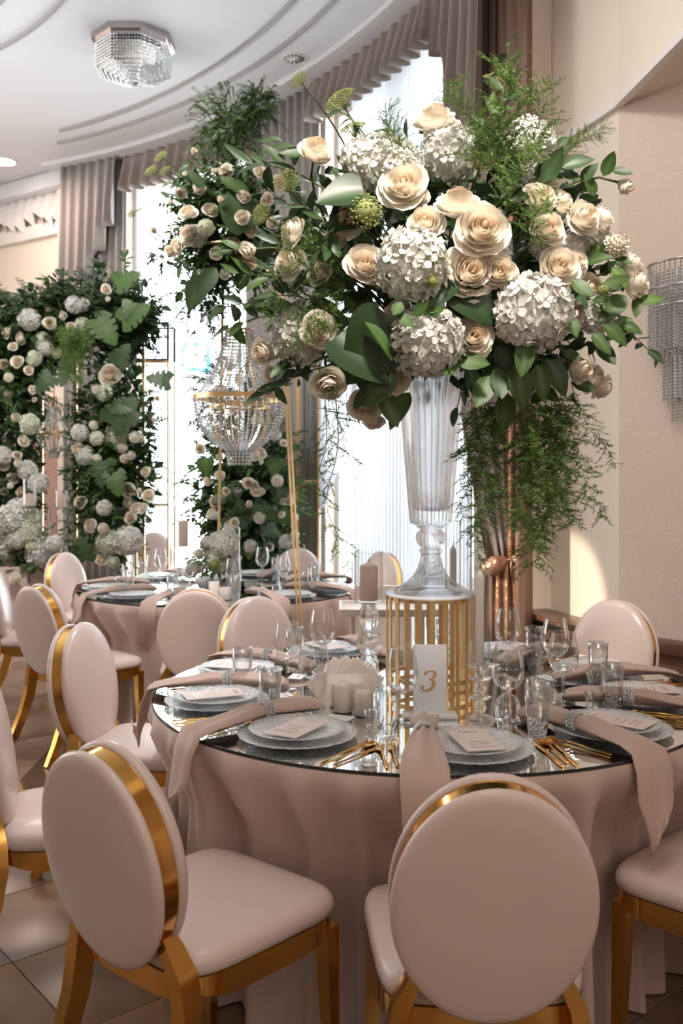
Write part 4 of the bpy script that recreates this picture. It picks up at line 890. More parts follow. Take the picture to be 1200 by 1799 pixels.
def arcpts(p, q, sag, n=8):
    p, q = Vector(p), Vector(q); return [p.lerp(q, k / (n - 1)) + Vector((0, 0, sag * math.sin(PI * k / (n - 1)))) for k in range(n)]
def branch(root, pts, L, shape, material, nl, rnd, name='branch', t0=0.25, upbias=0.5, ground=(0, 0, 0)):
    """twig with each leaf a child of its own; pts in world space, root at `ground`"""
    g = Vector(ground); mb = MB(); P = [Vector(p) - g for p in pts]; n = len(P)
    tube(mb, P, np.linspace(0.0028, 0.0012, n), 5); tw = part(name, mb, 'stem', root)
    for k in range(nl):
        t = t0 + (1 - t0) * (k + 0.4) / nl; f = t * (n - 1); i = min(int(f), n - 2); p = P[i].lerp(P[i + 1], f - i); d = (P[i + 1] - P[i]).normalized()
        side = Vector((-d.y, d.x, 0)); side = side.normalized() if side.length > 0.05 else Vector((1, 0, 0)); side = Quaternion(d, rnd.uniform(-0.9, 0.9)) @ side
        s = 1 if k % 2 else -1
        ld_ = d * (0.55 if k < nl - 1 else 1.0) + side * s * (0.85 if k < nl - 1 else 0.1) + Vector((0, 0, rnd.uniform(-0.25, 0.25)))
        up = Vector((rnd.uniform(-0.6, 0.6), -0.55 + rnd.uniform(-0.6, 0.4), upbias + rnd.uniform(-0.2, 0.5)))
        obj('leaf', rnd.choice(LEAF[(shape, material)]), tw, mx=leaf_mx(p, ld_, up, L * rnd.uniform(0.75, 1.15)))
    return tw
def leaf_cloud(n, sampler, L, shape, rnd, tint=(0.7, 1.25), two=True):
    """many small leaves as one mesh (filler foliage)"""
    v0, f0 = leaf_arrays(shape, n=3, seed=1); mb = MB()
    for k in range(n):
        p, out = sampler(); d = Vector((rnd.gauss(0, 1), rnd.gauss(0, 1), rnd.gauss(0, 0.8))).normalized() + Vector(out) * 0.9; up = Vector((rnd.uniform(-1, 1), rnd.uniform(-1.2, 0.6), rnd.uniform(0, 1.2)))
        mb.add(v0, f0, (rnd.uniform(*tint),) * 3, leaf_mx(Vector(p), d, up, L * rnd.uniform(0.7, 1.25)))
    return mb
def sprays(n, sampler, rnd, L=0.16, leafL=0.03, nl=11, shape='oval', tint=(0.7, 1.2)):
    """short twigs with leaves along them, all one mesh: gives foliage a grown edge"""
    v0, f0 = leaf_arrays(shape, n=3, seed=2); mb = MB()
    for k in range(n):
        p, out = sampler(); p = Vector(p); d = (Vector(out) + Vector((rnd.gauss(0, .45), rnd.gauss(0, .45), rnd.gauss(0, .45)))).normalized(); q = p + d * L * rnd.uniform(0.7, 1.3) + Vector((0, 0, -0.02))
        P = arcpts(p, q, 0.02, 4); tube(mb, P, 0.0016, 3, False, (0.5, 0.45, 0.4)); tn = rnd.uniform(*tint)
        side = d.cross(Vector((rnd.uniform(-1, 1), rnd.uniform(-1, 1), 1))).normalized()
        for j in range(nl):
            t = 0.15 + 0.85 * j / (nl - 1); pp = P[0].lerp(P[-1], t) + Vector((0, 0, 0.02 * math.sin(PI * t))); s = 1 if j % 2 else -1
            mb.add(v0, f0, (tn * rnd.uniform(0.85, 1.15),) * 3, leaf_mx(pp, d * 0.7 + side * s, Vector((rnd.uniform(-.5, .5), -0.5, 0.8)), leafL * (1.15 - 0.4 * t) * rnd.uniform(0.8, 1.2)))
    return mb
def fern_builder(seed, length=0.5, dense=1.0, spread=0.10, droop=True, nt=26, needle=0.016):
    """asparagus fern: thin hanging stem, side twigs, needles; hangs along -z from the origin"""
    r = random.Random(seed); mb = MB(); n = 12; ax = [Vector((0.05 * math.sin(k * 0.7 + seed) * k / n, 0.03 * math.sin(k * 0.9 + 2 * seed) * k / n, -length * k / (n - 1))) for k in range(n)]
    tube(mb, ax, np.linspace(0.0014, 0.0006, n), 4)
    for k in range(int(nt * dense)):
        t = 0.05 + 0.95 * (k + r.random()) / (nt * dense); f = t * (n - 1); i = min(int(f), n - 2); p = ax[i].lerp(ax[i + 1], f - i)
        a = r.uniform(0, 2 * PI); ln_ = spread * r.uniform(0.45, 1.1) * (1.15 - 0.5 * t); d = Vector((math.cos(a), math.sin(a), r.uniform(-0.9, 0.25))).normalized(); e = p + d * ln_ + Vector((0, 0, -0.25 * ln_))
        tube(mb, [p, p.lerp(e, 0.5) + Vector((0, 0, 0.05 * ln_)), e], 0.0006, 3, False)
        m_ = max(5, int(ln_ / 0.0065))
        for j in range(m_):
            q = p.lerp(e, (j + 1) / m_)
            for s in range(3):
                b = r.uniform(0, 6.28); nd = (d * 0.6 + Vector((math.cos(b), math.sin(b), r.uniform(-0.6, 0.6)))).normalized() * needle * r.uniform(0.7, 1.2); sd = nd.cross(Vector((r.uniform(-1, 1), r.uniform(-1, 1), 1))).normalized() * 0.0019
                mb.add([q - sd, q + sd, q + nd], [(0, 1, 2)])
    return mb
FERN = [fern_builder(1, 0.50, 2.4, 0.08).mesh('asparagus_fern', 'fern'), fern_builder(2, 0.42, 2.4, 0.085).mesh('asparagus_fern', 'fern'), fern_builder(5, 0.34, 1.7, 0.07).mesh('asparagus_fern', 'fern')]
THINF = fern_builder(7, 0.50, 0.9, 0.075, nt=22).mesh('asparagus_fern', 'fern')
PLUME = fern_builder(11, 0.30, 2.6, 0.10, nt=30, needle=0.011).mesh('fern_plume', 'fern')
# ------------------------------------------------------------------ the great bouquet
BC = Vector((0.295, 3.05, 1.98)); rb = random.Random(21)
bq = thing('bouquet', 'great bouquet of ivory roses, hydrangeas and trailing fern in the fluted vase', 'bouquet', (VX, VY, vz + B1 - 0.02)); BO = Vector(bq.location)
EC = Vector((0.32, 3.05, 2.12)); EX, EY, EZ = 0.70, 0.50, 0.56
def bpos(px, py, back=0.0, lift=0.0):
    Y = EC.y
    for _ in range(6):
        p = at(px, py, Y); dx = (p.x - EC.x) / EX; dz = (p.z - EC.z) / EZ; Y = EC.y - EY * math.sqrt(max(0.04, 1 - 0.9 * (dx * dx + dz * dz))) + back
    return at(px, py, Y)
def bloom(name, me_, px, py, rpx, back=0.0, face=None, stem=True, flat=1.0):
    p = bpos(px, py, back); s = rpx * p.y / F; n = (p - EC).normalized() + Vector((0, -0.75, 0.12)) if face is None else Vector(face)
    m_ = TRS(p - BO, basis(n, spin=rb.uniform(0, 6)), s * (1.3 if name == 'rose' else 1.08)); o = obj(name, me_, bq, mx=m_)
    if stem:
        q = m_.inverted() @ (Vector((0.295 + rb.uniform(-.05, .05), 3.05 + rb.uniform(-.05, .05), 1.93)) - BO); a = Vector((0, 0, -0.5)); mid = Vector((0, 0, q.length * -0.35))
        P = [a.lerp(mid, t).lerp(mid.lerp(q, t), t) for t in np.linspace(0, 1, 8)]; mb = MB(); tube(mb, P, 0.0032 / (s * 1.08), 5); part('stem', mb, 'stem', o)
    return o
RS = [(764, 207, 33, 0.05, (-0.1, -0.55, 0.85)), (556, 263, 27, 0, (0.3, -0.8, 0.5)), (710, 323, 35, 0, None), (747, 392, 33, 0, (-0.15, -1, 0.3)), (806, 355, 35, 0, (0, -0.6, 0.8)), (847, 402, 42, -0.03, (0.05, -1, 0.1)), (825, 478, 38, 0, (0.2, -1, 0.1)),
      (877, 478, 33, 0, (0.05, -1, 0.05)), (642, 463, 30, 0, (0.1, -1, 0.2)), (949, 347, 27, 0, (0.2, -1, 0.3)), (990, 355, 21, 0.03, (0.7, -0.6, 0.3)), (963, 403, 32, 0, (0.2, -1, 0.15)), (1028, 381, 28, 0, (0.5, -0.9, 0.2)), (1060, 385, 23, 0.04, (0.9, -0.4, 0.2)),
      (985, 468, 29, 0, (0.1, -1, 0.15)), (1100, 327, 20, 0.0, (0.7, -0.35, -0.55)), (1112, 465, 23, 0, (0.9, -0.5, 0.2)), (1119, 497, 28, 0, (0.9, -0.5, 0.05)), (833, 592, 29, 0, (0.1, -1, 0.1)), (436, 440, 21, 0, (-0.6, -0.6, -0.3)), (512, 405, 24, 0, (-0.7, -0.5, 0.3)), (508, 458, 27, 0, (-0.4, -0.7, 0.2)),
      (562, 582, 26, 0, (0.3, -0.9, -0.2)), (462, 618, 26, 0, (-0.6, -0.7, -0.2)), (576, 676, 27, 0, (0.1, -0.8, -0.6)), (640, 715, 27, 0, (-0.1, -0.8, -0.6)), (697, 672, 21, 0, (0.3, -0.8, -0.4)), (1022, 648, 26, 0, (0.6, -0.8, -0.3)), (1045, 668, 22, 0.03, (0.7, -0.7, -0.4)), (1060, 682, 20, 0.05, (0.8, -0.5, -0.6)),
      (612, 385, 24, 0.02, (-0.4, -0.8, -0.1)), (700, 548, 24, 0.05, (-0.3, -0.9, 0.2)), (590, 412, 22, 0.06, (-0.5, -0.7, 0.2)), (1012, 462, 23, 0.04, (0.4, -0.9, 0.2)), (1040, 505, 20, 0.06, (0.5, -0.8, 0)), (560, 480, 22, 0.05, (-0.3, -0.9, 0.2)), (478, 660, 18, 0.08, (-0.5, -0.7, -0.4)), (655, 740, 18, 0.1, (-0.2, -0.6, -0.8)), (1010, 550, 22, 0.05, (0.5, -0.9, 0)), (735, 345, 22, 0.06, (0.2, -0.9, 0.3))]
for i, (x, y, r_, bk, fc) in enumerate(RS): bloom('rose', BUD if (x, y) in ((1100, 327), (436, 440)) else ROSES[i % 4], x, y, r_, bk, fc)
for x, y, r_, bk in ((665, 285, 47, 0.06), (700, 290, 38, 0.04), (640, 280, 36, 0.1), (790, 268, 46, 0.12), (932, 252, 43, 0.10), (725, 465, 56, -0.02), (750, 600, 56, -0.02), (938, 547, 60, -0.02), (525, 590, 44, 0.06), (1047, 548, 33, 0.06), (1000, 440, 30, 0.10), (865, 440, 30, 0.08), (960, 430, 26, 0.08), (930, 300, 28, 0.14), (1040, 415, 28, 0.1)):
    bloom('hydrangea', HYD[rb.randrange(2)], x, y, r_, bk)
for x, y, r_ in ((1083, 430, 22), (912, 905 - 430, 0), (1030, 470, 0)):
    if r_: bloom('pompon_dahlia', POM, x, y, r_, 0, (0.5, -1, 0.2))
for x, y, r_, k, bk, fc in ((643, 372, 27, 1, -0.03, None), (880, 142, 30, 0, 0.08, (0.2, -0.4, 0.9)), (597, 176, 28, 0, 0.1, (-0.5, -0.6, 0.5)), (525, 140, 17, 0, 0.1, (-0.5, -0.6, 0.3)), (505, 318, 24, 0, 0, (-0.2, -0.9, 0.3)), (620, 225, 22, 0, 0.1, (-0.3, -0.5, 0.8)), (845, 285, 26, 0, 0.02, (0.1, -0.9, 0.4)), (755, 445, 28, 0, -0.05, (0.1, -0.8, 0.6)),
                        (965, 320, 20, 0, 0.02, (0.2, -0.9, 0.4)), (1010, 250, 14, 0, 0.1, (0.5, -0.5, 0.7)), (460, 375, 20, 0, 0.03, (-0.5, -0.8, 0.2)), (1060, 510, 13, 1, 0.02, None), (760, 495, 10, 1, -0.08, None), (815, 230, 16, 0, 0.1, (0, -0.6, 0.8))):
    bloom('queen_anne_lace' if k == 0 else 'green_viburnum', LACE[k], x, y, r_, bk, fc)
# big single leaves
def bleaf(px, py, tx, ty, shape, material, back=0.0, up=(0, -1, 0.4)):
    p = bpos(px, py, back); q = at(tx, ty, p.y - 0.03); d = q - p
    obj('large_leaf', rb.choice(LEAF[(shape, material)]), bq, mx=leaf_mx(p - BO, d, up, d.length))
for a in ((640, 340, 555, 350, 'heart', 'leafdeep', 0.0, (-0.2, -0.9, 0.5)), (655, 355, 575, 400, 'heart', 'leafdeep', 0.04), (600, 585, 690, 670, 'heart', 'leafdeep', -0.04), (690, 560, 615, 670, 'heart', 'leafdeep', 0.0, (0.3, -0.9, 0.3)), (660, 590, 640, 700, 'heart', 'leafdeep', 0.02, (-0.5, -0.8, 0.2)),
          (640, 565, 697, 625, 'lance', 'leaf', -0.06, (0.6, -0.6, 0.4)), (690, 645, 650, 715, 'oval', 'leafdark', -0.04, (0.5, -0.8, 0.2)), (672, 690, 700, 748, 'oval', 'leaf', 0.0), (720, 690, 680, 745, 'oval', 'leaf', 0.02, (-0.5, -0.8, 0)), (785, 490, 760, 540, 'heart', 'leafdeep', 0.0), (800, 500, 870, 560, 'heart', 'leafdeep', 0.02), (905, 520, 850, 560, 'oval', 'leafdark', 0.02),
          (710, 535, 692, 560, 'round', 'leaf', -0.08) if False else (705, 530, 690, 558, 'oval', 'leaf', -0.08), (725, 555, 757, 530, 'oval', 'leaf', -0.08), (700, 550, 726, 578, 'oval', 'leaf', -0.09), (745, 550, 785, 545, 'oval', 'leaf', -0.05), (800, 630, 862, 645, 'oval', 'leaf', -0.03), (805, 640, 778, 662, 'oval', 'leaf', -0.06), (860, 660, 835, 720, 'oval', 'leaf', -0.02), (880, 640, 880, 705, 'oval', 'leafdark', 0.0), (905, 640, 925, 715, 'oval', 'leaf', -0.03),
          (925, 600, 917, 660, 'oval', 'leaf', -0.06), (890, 690, 885, 755, 'oval', 'leaf', 0.02), (945, 640, 960, 700, 'oval', 'leaf', 0.0), (960, 630, 1000, 690, 'oval', 'leafdark', 0.02), (870, 610, 900, 650, 'oval', 'leafdark', 0.03), (1005, 490, 1040, 525, 'oval', 'leaf', -0.03), (1075, 470, 1105, 500, 'oval', 'leaflight', -0.02), (1060, 500, 1108, 490, 'oval', 'leaf', -0.04), (1120, 528, 1168, 528, 'oval', 'leaflight', 0.0), (1122, 522, 1118, 555, 'oval', 'leaf', 0.0),
          (1100, 520, 1055, 560, 'oval', 'leaf', -0.02), (1110, 560, 1070, 590, 'oval', 'leaflight', -0.03), (1040, 585, 1075, 620, 'oval', 'leaf', -0.05), (1060, 570, 1105, 600, 'oval', 'leaf', -0.06), (1090, 570, 1130, 580, 'oval', 'leaf', -0.02), (1050, 600, 1080, 645, 'oval', 'leafdark', -0.04), (1000, 555, 1015, 590, 'oval', 'leaf', -0.06), (1020, 320, 1050, 285, 'oval', 'leafdark', -0.02), (1060, 310, 1080, 265, 'oval', 'leaf', 0.0), (1075, 300, 1112, 302, 'oval', 'leafdark', 0.0), (1045, 345, 1030, 305, 'oval', 'leaf', -0.02),
          (955, 320, 990, 260, 'oval', 'leafdark', 0.0), (985, 295, 1042, 270, 'oval', 'leafdark', -0.02), (905, 330, 900, 270, 'oval', 'leafdark', -0.04), (930, 345, 905, 345, 'oval', 'leafdark', -0.04), (985, 300, 1020, 320, 'oval', 'leafdark', 0.0)):
    bleaf(*a)
# leafy branches, each leaf its own
BR = [((575, 335), (430, 290), 'lance', 'leafdark', 11, 0.10), ((620, 330), (480, 245), 'lance', 'leafdark', 9, 0.10), ((560, 545), (375, 545), 'oval', 'leafdark', 9, 0.085), ((540, 560), (395, 580), 'oval', 'leaf', 8, 0.085), ((560, 530), (400, 480), 'lance', 'leaf', 9, 0.09), ((600, 640), (455, 705), 'lance', 'leafdark', 12, 0.085), ((580, 600), (500, 650), 'lance', 'leafdark', 7, 0.085), ((590, 420), (520, 360), 'lance', 'leafdark', 8, 0.085), ((610, 400), (560, 445), 'lance', 'leafdark', 7, 0.08),
      ((870, 300), (895, 75), 'lance', 'leafdark', 9, 0.08), ((840, 310), (865, 190), 'lance', 'leaf', 8, 0.08), ((900, 420), (985, 250), 'oval', 'leafdark', 7, 0.07), ((1050, 560), (1152, 630), 'lance', 'leafdark', 8, 0.06), ((850, 560), (800, 730), 'lance', 'leafdark', 6, 0.06), ((890, 600), (870, 745), 'oval', 'leaf', 7, 0.075), ((930, 610), (960, 720), 'oval', 'leaf', 7, 0.075), ((980, 600), (1010, 700), 'oval', 'leafdark', 6, 0.07), ((1000, 480), (1100, 460), 'oval', 'leaf', 6, 0.07), ((480, 480), (385, 440), 'lance', 'leaf', 8, 0.075), ((650, 250), (575, 190), 'lance', 'leafdark', 6, 0.06),
      ((600, 560), (480, 520), 'lance', 'leafdark', 8, 0.08), ((700, 640), (640, 690), 'oval', 'leafdark', 5, 0.08), ((780, 560), (830, 660), 'oval', 'leafdark', 5, 0.08), ((960, 520), (1060, 540), 'oval', 'leafdark', 6, 0.07)]
for (a, b, sh, mt, nl, L) in BR:
    p, q = bpos(*a, 0.06), bpos(*b, 0.0); branch(bq, arcpts(p, q, 0.025), L, sh, mt, nl, rb, ground=BO)
# fern: hanging strands and soft plumes
for (x, y, s, k, bk) in ((845, 700, 1.0, 0, 0.1), (835, 690, 1.05, 1, 0.2), (862, 720, 0.9, 2, 0.05), (880, 700, 0.7, 2, 0.15), (925, 690, 1.05, 0, 0.05), (945, 690, 1.15, 1, 0.12), (960, 700, 1.0, 1, 0.05), (985, 690, 0.95, 2, 0.05), (935, 680, 0.9, 2, 0.2), (915, 690, 1.0, 1, 0.15), (950, 690, 1.05, 0, 0.0), (930, 690, 1.1, 1, -0.02), (970, 700, 0.9, 0, 0.1), (850, 690, 1.0, 1, 0.15), (830, 690, 0.8, 0, 0.25), (975, 690, 1.15, 2, 0.15), (570, 690, 1.05, 3, 0.1), (590, 700, 1.1, 3, 0.05), (608, 690, 0.6, 3, 0.1)):
    p = bpos(x, y, bk); obj('asparagus_fern', FERN[k] if k < 3 else THINF, bq, mx=TRS(p - BO, Matrix.Rotation(rb.uniform(0, 6), 4, 'Z'), s))
def lean(x, y, k, s, d, bk=0.05):
    p = bpos(x, y, bk); obj('asparagus_fern' if k < 4 else 'fern_plume', (FERN + [THINF, PLUME])[k], bq, mx=TRS(p - BO, basis(-Vector(d), spin=rb.uniform(0, 6)), s))
lean(985, 690, 1, 0.95, (0.25, -0.1, -0.95)); lean(970, 690, 2, 1.2, (0.15, -0.1, -0.95)); lean(1010, 690, 2, 0.75, (0.42, 0, -0.9)); lean(965, 760, 2, 0.9, (0.3, 0, -0.9)); lean(600, 700, 3, 0.7, (-0.3, 0, -0.95))
for (x, y, d, s) in ((640, 500, (-1, -0.3, 0.1), 0.95), (620, 530, (-1, -0.3, -0.25), 1.0), (600, 480, (-0.8, -0.4, 0.5), 0.8), (650, 470, (-0.9, -0.5, 0.3), 0.8), (570, 560, (-0.6, -0.5, -0.5), 0.7), (630, 560, (-0.7, -0.6, -0.3), 0.8), (900, 310, (-0.2, -0.2, 1), 1.0), (870, 330, (0.1, -0.3, 1), 0.9), (850, 290, (-0.3, 0, 1), 0.8), (920, 300, (0.3, -0.2, 1), 0.8), (930, 420, (0, -0.8, 0.4), 0.6), (980, 270, (1, -0.2, 0.5), 0.5), (700, 300, (-0.1, 0, 1), 0.6), (560, 640, (0.3, -0.5, -0.7), 0.6), (880, 380, (0.2, -0.6, 0.6), 0.7)):
    lean(x, y, 4, s * (0.85 if x < 660 else 1), d, 0.12 if x < 660 else 0.02)
def bsample():
    while True:
        v = Vector((rb.gauss(0, 1), rb.gauss(0, 1), rb.gauss(0, 1))).normalized()
        if v.z > -0.9: break
    f = rb.uniform(0.35, 0.86); p = Vector((EC.x + v.x * EX * f, EC.y + v.y * EY * f, EC.z + v.z * EZ * f))
    p.z = max(p.z, 1.78 + 0.25 * abs(p.x - 0.3)); return p - BO, v
tag(part('filler_foliage', leaf_cloud(1500, bsample, 0.075, 'oval', rb), 'leafdark', bq), kind='stuff')
tag(part('filler_foliage', leaf_cloud(420, bsample, 0.06, 'lance', rb), 'leaf', bq), kind='stuff')
# ------------------------------------------------------------------ floral pieces behind
def cols(mb_list): return mb_list
def scatter(root, o0, items, rnd, group=None):
    for name, me_, p, r_, face in items: obj(name, me_, root, mx=TRS(Vector(p) - o0, basis(face, spin=rnd.uniform(0, 6)), r_))
def blooms_px(lst, Y, rnd, kinds, face=(0, -1, 0.1), dj=0.12):
    out = []
    for (x, y, r_, k) in lst:
        p = at(x, y, Y + rnd.uniform(-dj, dj)); name, me_ = kinds[k]; f = Vector(face) + Vector((rnd.uniform(-.6, .6), 0, rnd.uniform(-.5, .5))); out.append((name, me_, p, r_ * p.y / F, f))
    return out
KINDS = {'r': ('rose', ROSES[0]), 'R': ('rose', ROSES[2]), 'b': ('rose', BUD), 'h': ('hydrangea', HYD[0]), 'g': ('hydrangea', HYD[2]), 'p': ('pompon_dahlia', POM), 'l': ('queen_anne_lace', LACE[0])}
re_ = random.Random(5)
# crown over the second table on its gold stand
CY = 5.95; co_ = at(400, 400, CY)
stand = thing('flower_stand', 'tall slanting gold rod stand carrying the flower crown over the second table', 'stand', (T2.x, T2.y, 0))
top = at(492, 560, 5.35); bot = Vector((-0.19, 5.04, 0))
def rodpair(a, b, g=0.0075):
    for s in (-1, 1):
        m = MB(); o = Vector((s * g, 0, 0)); tube(m, [Vector(a) + o * 1.5 - T2, Vector(b) + o - T2], 1, rect=(0.006, 0.006), up=(0, 1, 0)); part('rod', m, 'goldsatin', stand, False)
rodpair(bot, top + Vector((0, 0, 0.25))); ctr = Vector((-0.74, 5.9, 2.92))
m = MB(); tube(m, [top + Vector((0, 0, 0.24)) - T2, ctr - T2], 0.011, 8); part('arm', m, 'goldsatin', stand)
m = MB(); tube(m, [ctr - T2 + Vector((0.2 * math.cos(a), 0.2 * math.sin(a), 0)) for a in np.linspace(0, 2 * PI, 25)], 0.010, 6, False); part('ring', m, 'goldsatin', stand)
b2 = Vector((-0.98, 7.22, 0)); m = MB(); tube(m, [b2 - T2, Vector((-0.80, 6.25, 2.92)) - T2], 1, rect=(0.009, 0.009)); part('rod', m, 'goldsatin', stand, False)
for p in (bot, b2):
    m = MB(); lathe(m, [(0.001, 0.012), (0.05, 0.012), (0.052, 0.0), (0.001, 0)], 20, off=tuple(p - T2)); part('foot', m, 'goldsatin', stand)
crown = thing('hanging_flowers', 'leafy crown of ivory roses above the crystal chandelier, before the bright window', 'flower arrangement', ctr)
CL = [(370, 367, 15, 'r'), (350, 330, 13, 'r'), (330, 372, 17, 'R'), (345, 415, 18, 'h'), (330, 412, 19, 'R'), (308, 432, 14, 'R'), (300, 440, 12, 'r'), (270, 405, 10, 'b'), (440, 404, 14, 'r'), (395, 300, 14, 'r'), (340, 265, 10, 'b'), (357, 490, 17, 'g'), (430, 345, 13, 'R'), (410, 430, 15, 'r'), (378, 445, 13, 'r'), (425, 380, 14, 'R'), (362, 400, 14, 'g'), (490, 320, 14, 'R'), (455, 300, 12, 'r'), (470, 350, 13, 'r'), (318, 340, 11, 'r'), (480, 390, 13, 'r'), (388, 350, 11, 'b'), (395, 480, 12, 'r'), (440, 460, 14, 'r'), (300, 355, 9, 'b'), (375, 300, 9, 'b'), (325, 305, 8, 'b')]
scatter(crown, ctr, blooms_px(CL, CY - 0.33, re_, KINDS), re_)
E_C = at(400, 400, CY)
def ell(c, ax, lo=0.55, hi=1.0, zmin=None):
    def f():
        v = Vector((re_.gauss(0, 1), re_.gauss(0, 1), re_.gauss(0, 1))).normalized(); q = re_.uniform(lo, hi)
        return Vector((c.x + v.x * ax[0] * q, c.y + v.y * ax[1] * q, c.z + v.z * ax[2] * q)) - cur[0], v
    return f
cur = [ctr]
tag(part('foliage', sprays(330, ell(E_C, (0.36, 0.32, 0.40), 0.3, 0.85), re_, 0.17, 0.058, 11), 'leaf', crown), kind='stuff')
tag(part('foliage', leaf_cloud(900, ell(E_C, (0.36, 0.32, 0.42), 0.2, 0.9), 0.065, 'oval', re_), 'leafdark', crown), kind='stuff')
tag(part('airy_greenery', sprays(330, ell(at(405, 228, CY), (0.25, 0.2, 0.26), 0.1, 0.9), re_, 0.11, 0.022, 15, tint=(0.9, 1.5)), 'leaf', crown), kind='stuff')
tag(part('airy_greenery', sprays(150, ell(at(455, 190, CY), (0.11, 0.12, 0.14), 0.1, 0.9), re_, 0.10, 0.022, 15, tint=(0.9, 1.5)), 'leaf', crown), kind='stuff')
tag(part('hanging_greenery', sprays(230, ell(at(360, 520, CY), (0.20, 0.2, 0.28), 0.1, 1), re_, 0.12, 0.022, 15), 'leafdark', crown), kind='stuff')
tag(part('hanging_greenery', sprays(60, ell(at(290, 455, CY), (0.10, 0.1, 0.10), 0.1, 1), re_, 0.10, 0.022, 15), 'leafdark', crown), kind='stuff')
for (a, b, sh, mt) in (((440, 402), (392, 325), 'heart', 'leafdark'), ((425, 385), (405, 335), 'heart', 'leafdark'), ((440, 345), (385, 305), 'lance', 'leaf'), ((360, 330), (330, 300), 'oval', 'leafdark'), ((380, 470), (345, 520), 'oval', 'leafdark'), ((360, 480), (330, 545), 'oval', 'leafdark')):
    p, q = at(*a, CY - 0.38), at(*b, CY - 0.42); obj('large_leaf', LEAF[(sh, mt)][0], crown, mx=leaf_mx(p - ctr, q - p, (0.2, -1, 0.3), (q - p).length))
for (a, b) in (((350, 330), (300, 320)), ((345, 420), (295, 345)), ((360, 470), (318, 515)), ((400, 300), (330, 290)), ((330, 440), (318, 470))):
    branch(crown, arcpts(at(*a, CY - 0.3), at(*b, CY - 0.35), 0.02), 0.075, 'oval', 'leafdark', 9, re_, ground=ctr)
for (x, y, r_) in ((283, 275, 13), (265, 300, 13), (232, 375, 10), (290, 300, 12)):
    scatter(crown, ctr, [('queen_anne_lace', LACE[0], at(x, y, CY - 0.2), r_ * CY / F, (-0.4, -0.6, 0.5))], re_)
    m = MB(); tube(m, arcpts(at(340, 340, CY - 0.1) - ctr, at(x, y, CY - 0.2) - ctr, 0.03), 0.003, 4); part('stem', m, 'stem', crown)
# floral column behind the second table
FY = 7.75; f0 = Vector((at(430, 900, FY).x, FY, 0))
col_ = thing('floral_column', 'floral column of white roses and dark leaves behind the second table, below the chandelier', 'flower arrangement', f0); cur[0] = f0
m = MB(); box(m, (0, 0.12, 1.15), (0.04, 0.04, 2.3)); box(m, (0, 0.12, 0.015), (0.5, 0.4, 0.03)); part('post', m, 'goldsatin', col_, False)
CF = []
for k in range(80):
    y = re_.uniform(640, 1000); x = 432 + re_.uniform(-1, 1) * (88 if y > 760 else 55); CF.append((x, y, re_.uniform(7, 12), re_.choice('rRrpbh')))
scatter(col_, f0, blooms_px(CF, FY - 0.30, re_, KINDS), re_)
tag(part('foliage', leaf_cloud(1700, ell(at(432, 880, FY), (0.40, 0.25, 0.70), 0.2, 1.0), 0.10, 'oval', re_), 'leafdark', col_), kind='stuff')
tag(part('foliage', sprays(260, ell(at(430, 860, FY), (0.44, 0.25, 0.75), 0.5, 1.0), re_, 0.18, 0.06, 9), 'leaf', col_), kind='stuff')
tag(part('foliage', sprays(200, ell(at(405, 690, FY), (0.34, 0.2, 0.38), 0.2, 1.0), re_, 0.16, 0.035, 13), 'leafdark', col_), kind='stuff')
for k in range(22):
    x, y = 432 + re_.uniform(-75, 75), re_.uniform(780, 985); p = at(x, y, FY - 0.3); obj('large_leaf', LEAF[('heart', re_.choice(['leaf', 'leafdark']))][0], col_, mx=leaf_mx(p - f0, (re_.uniform(-1, 1), -0.2, re_.uniform(-1, 0.6)), (0, -1, 0.3), re_.uniform(0.10, 0.17)))
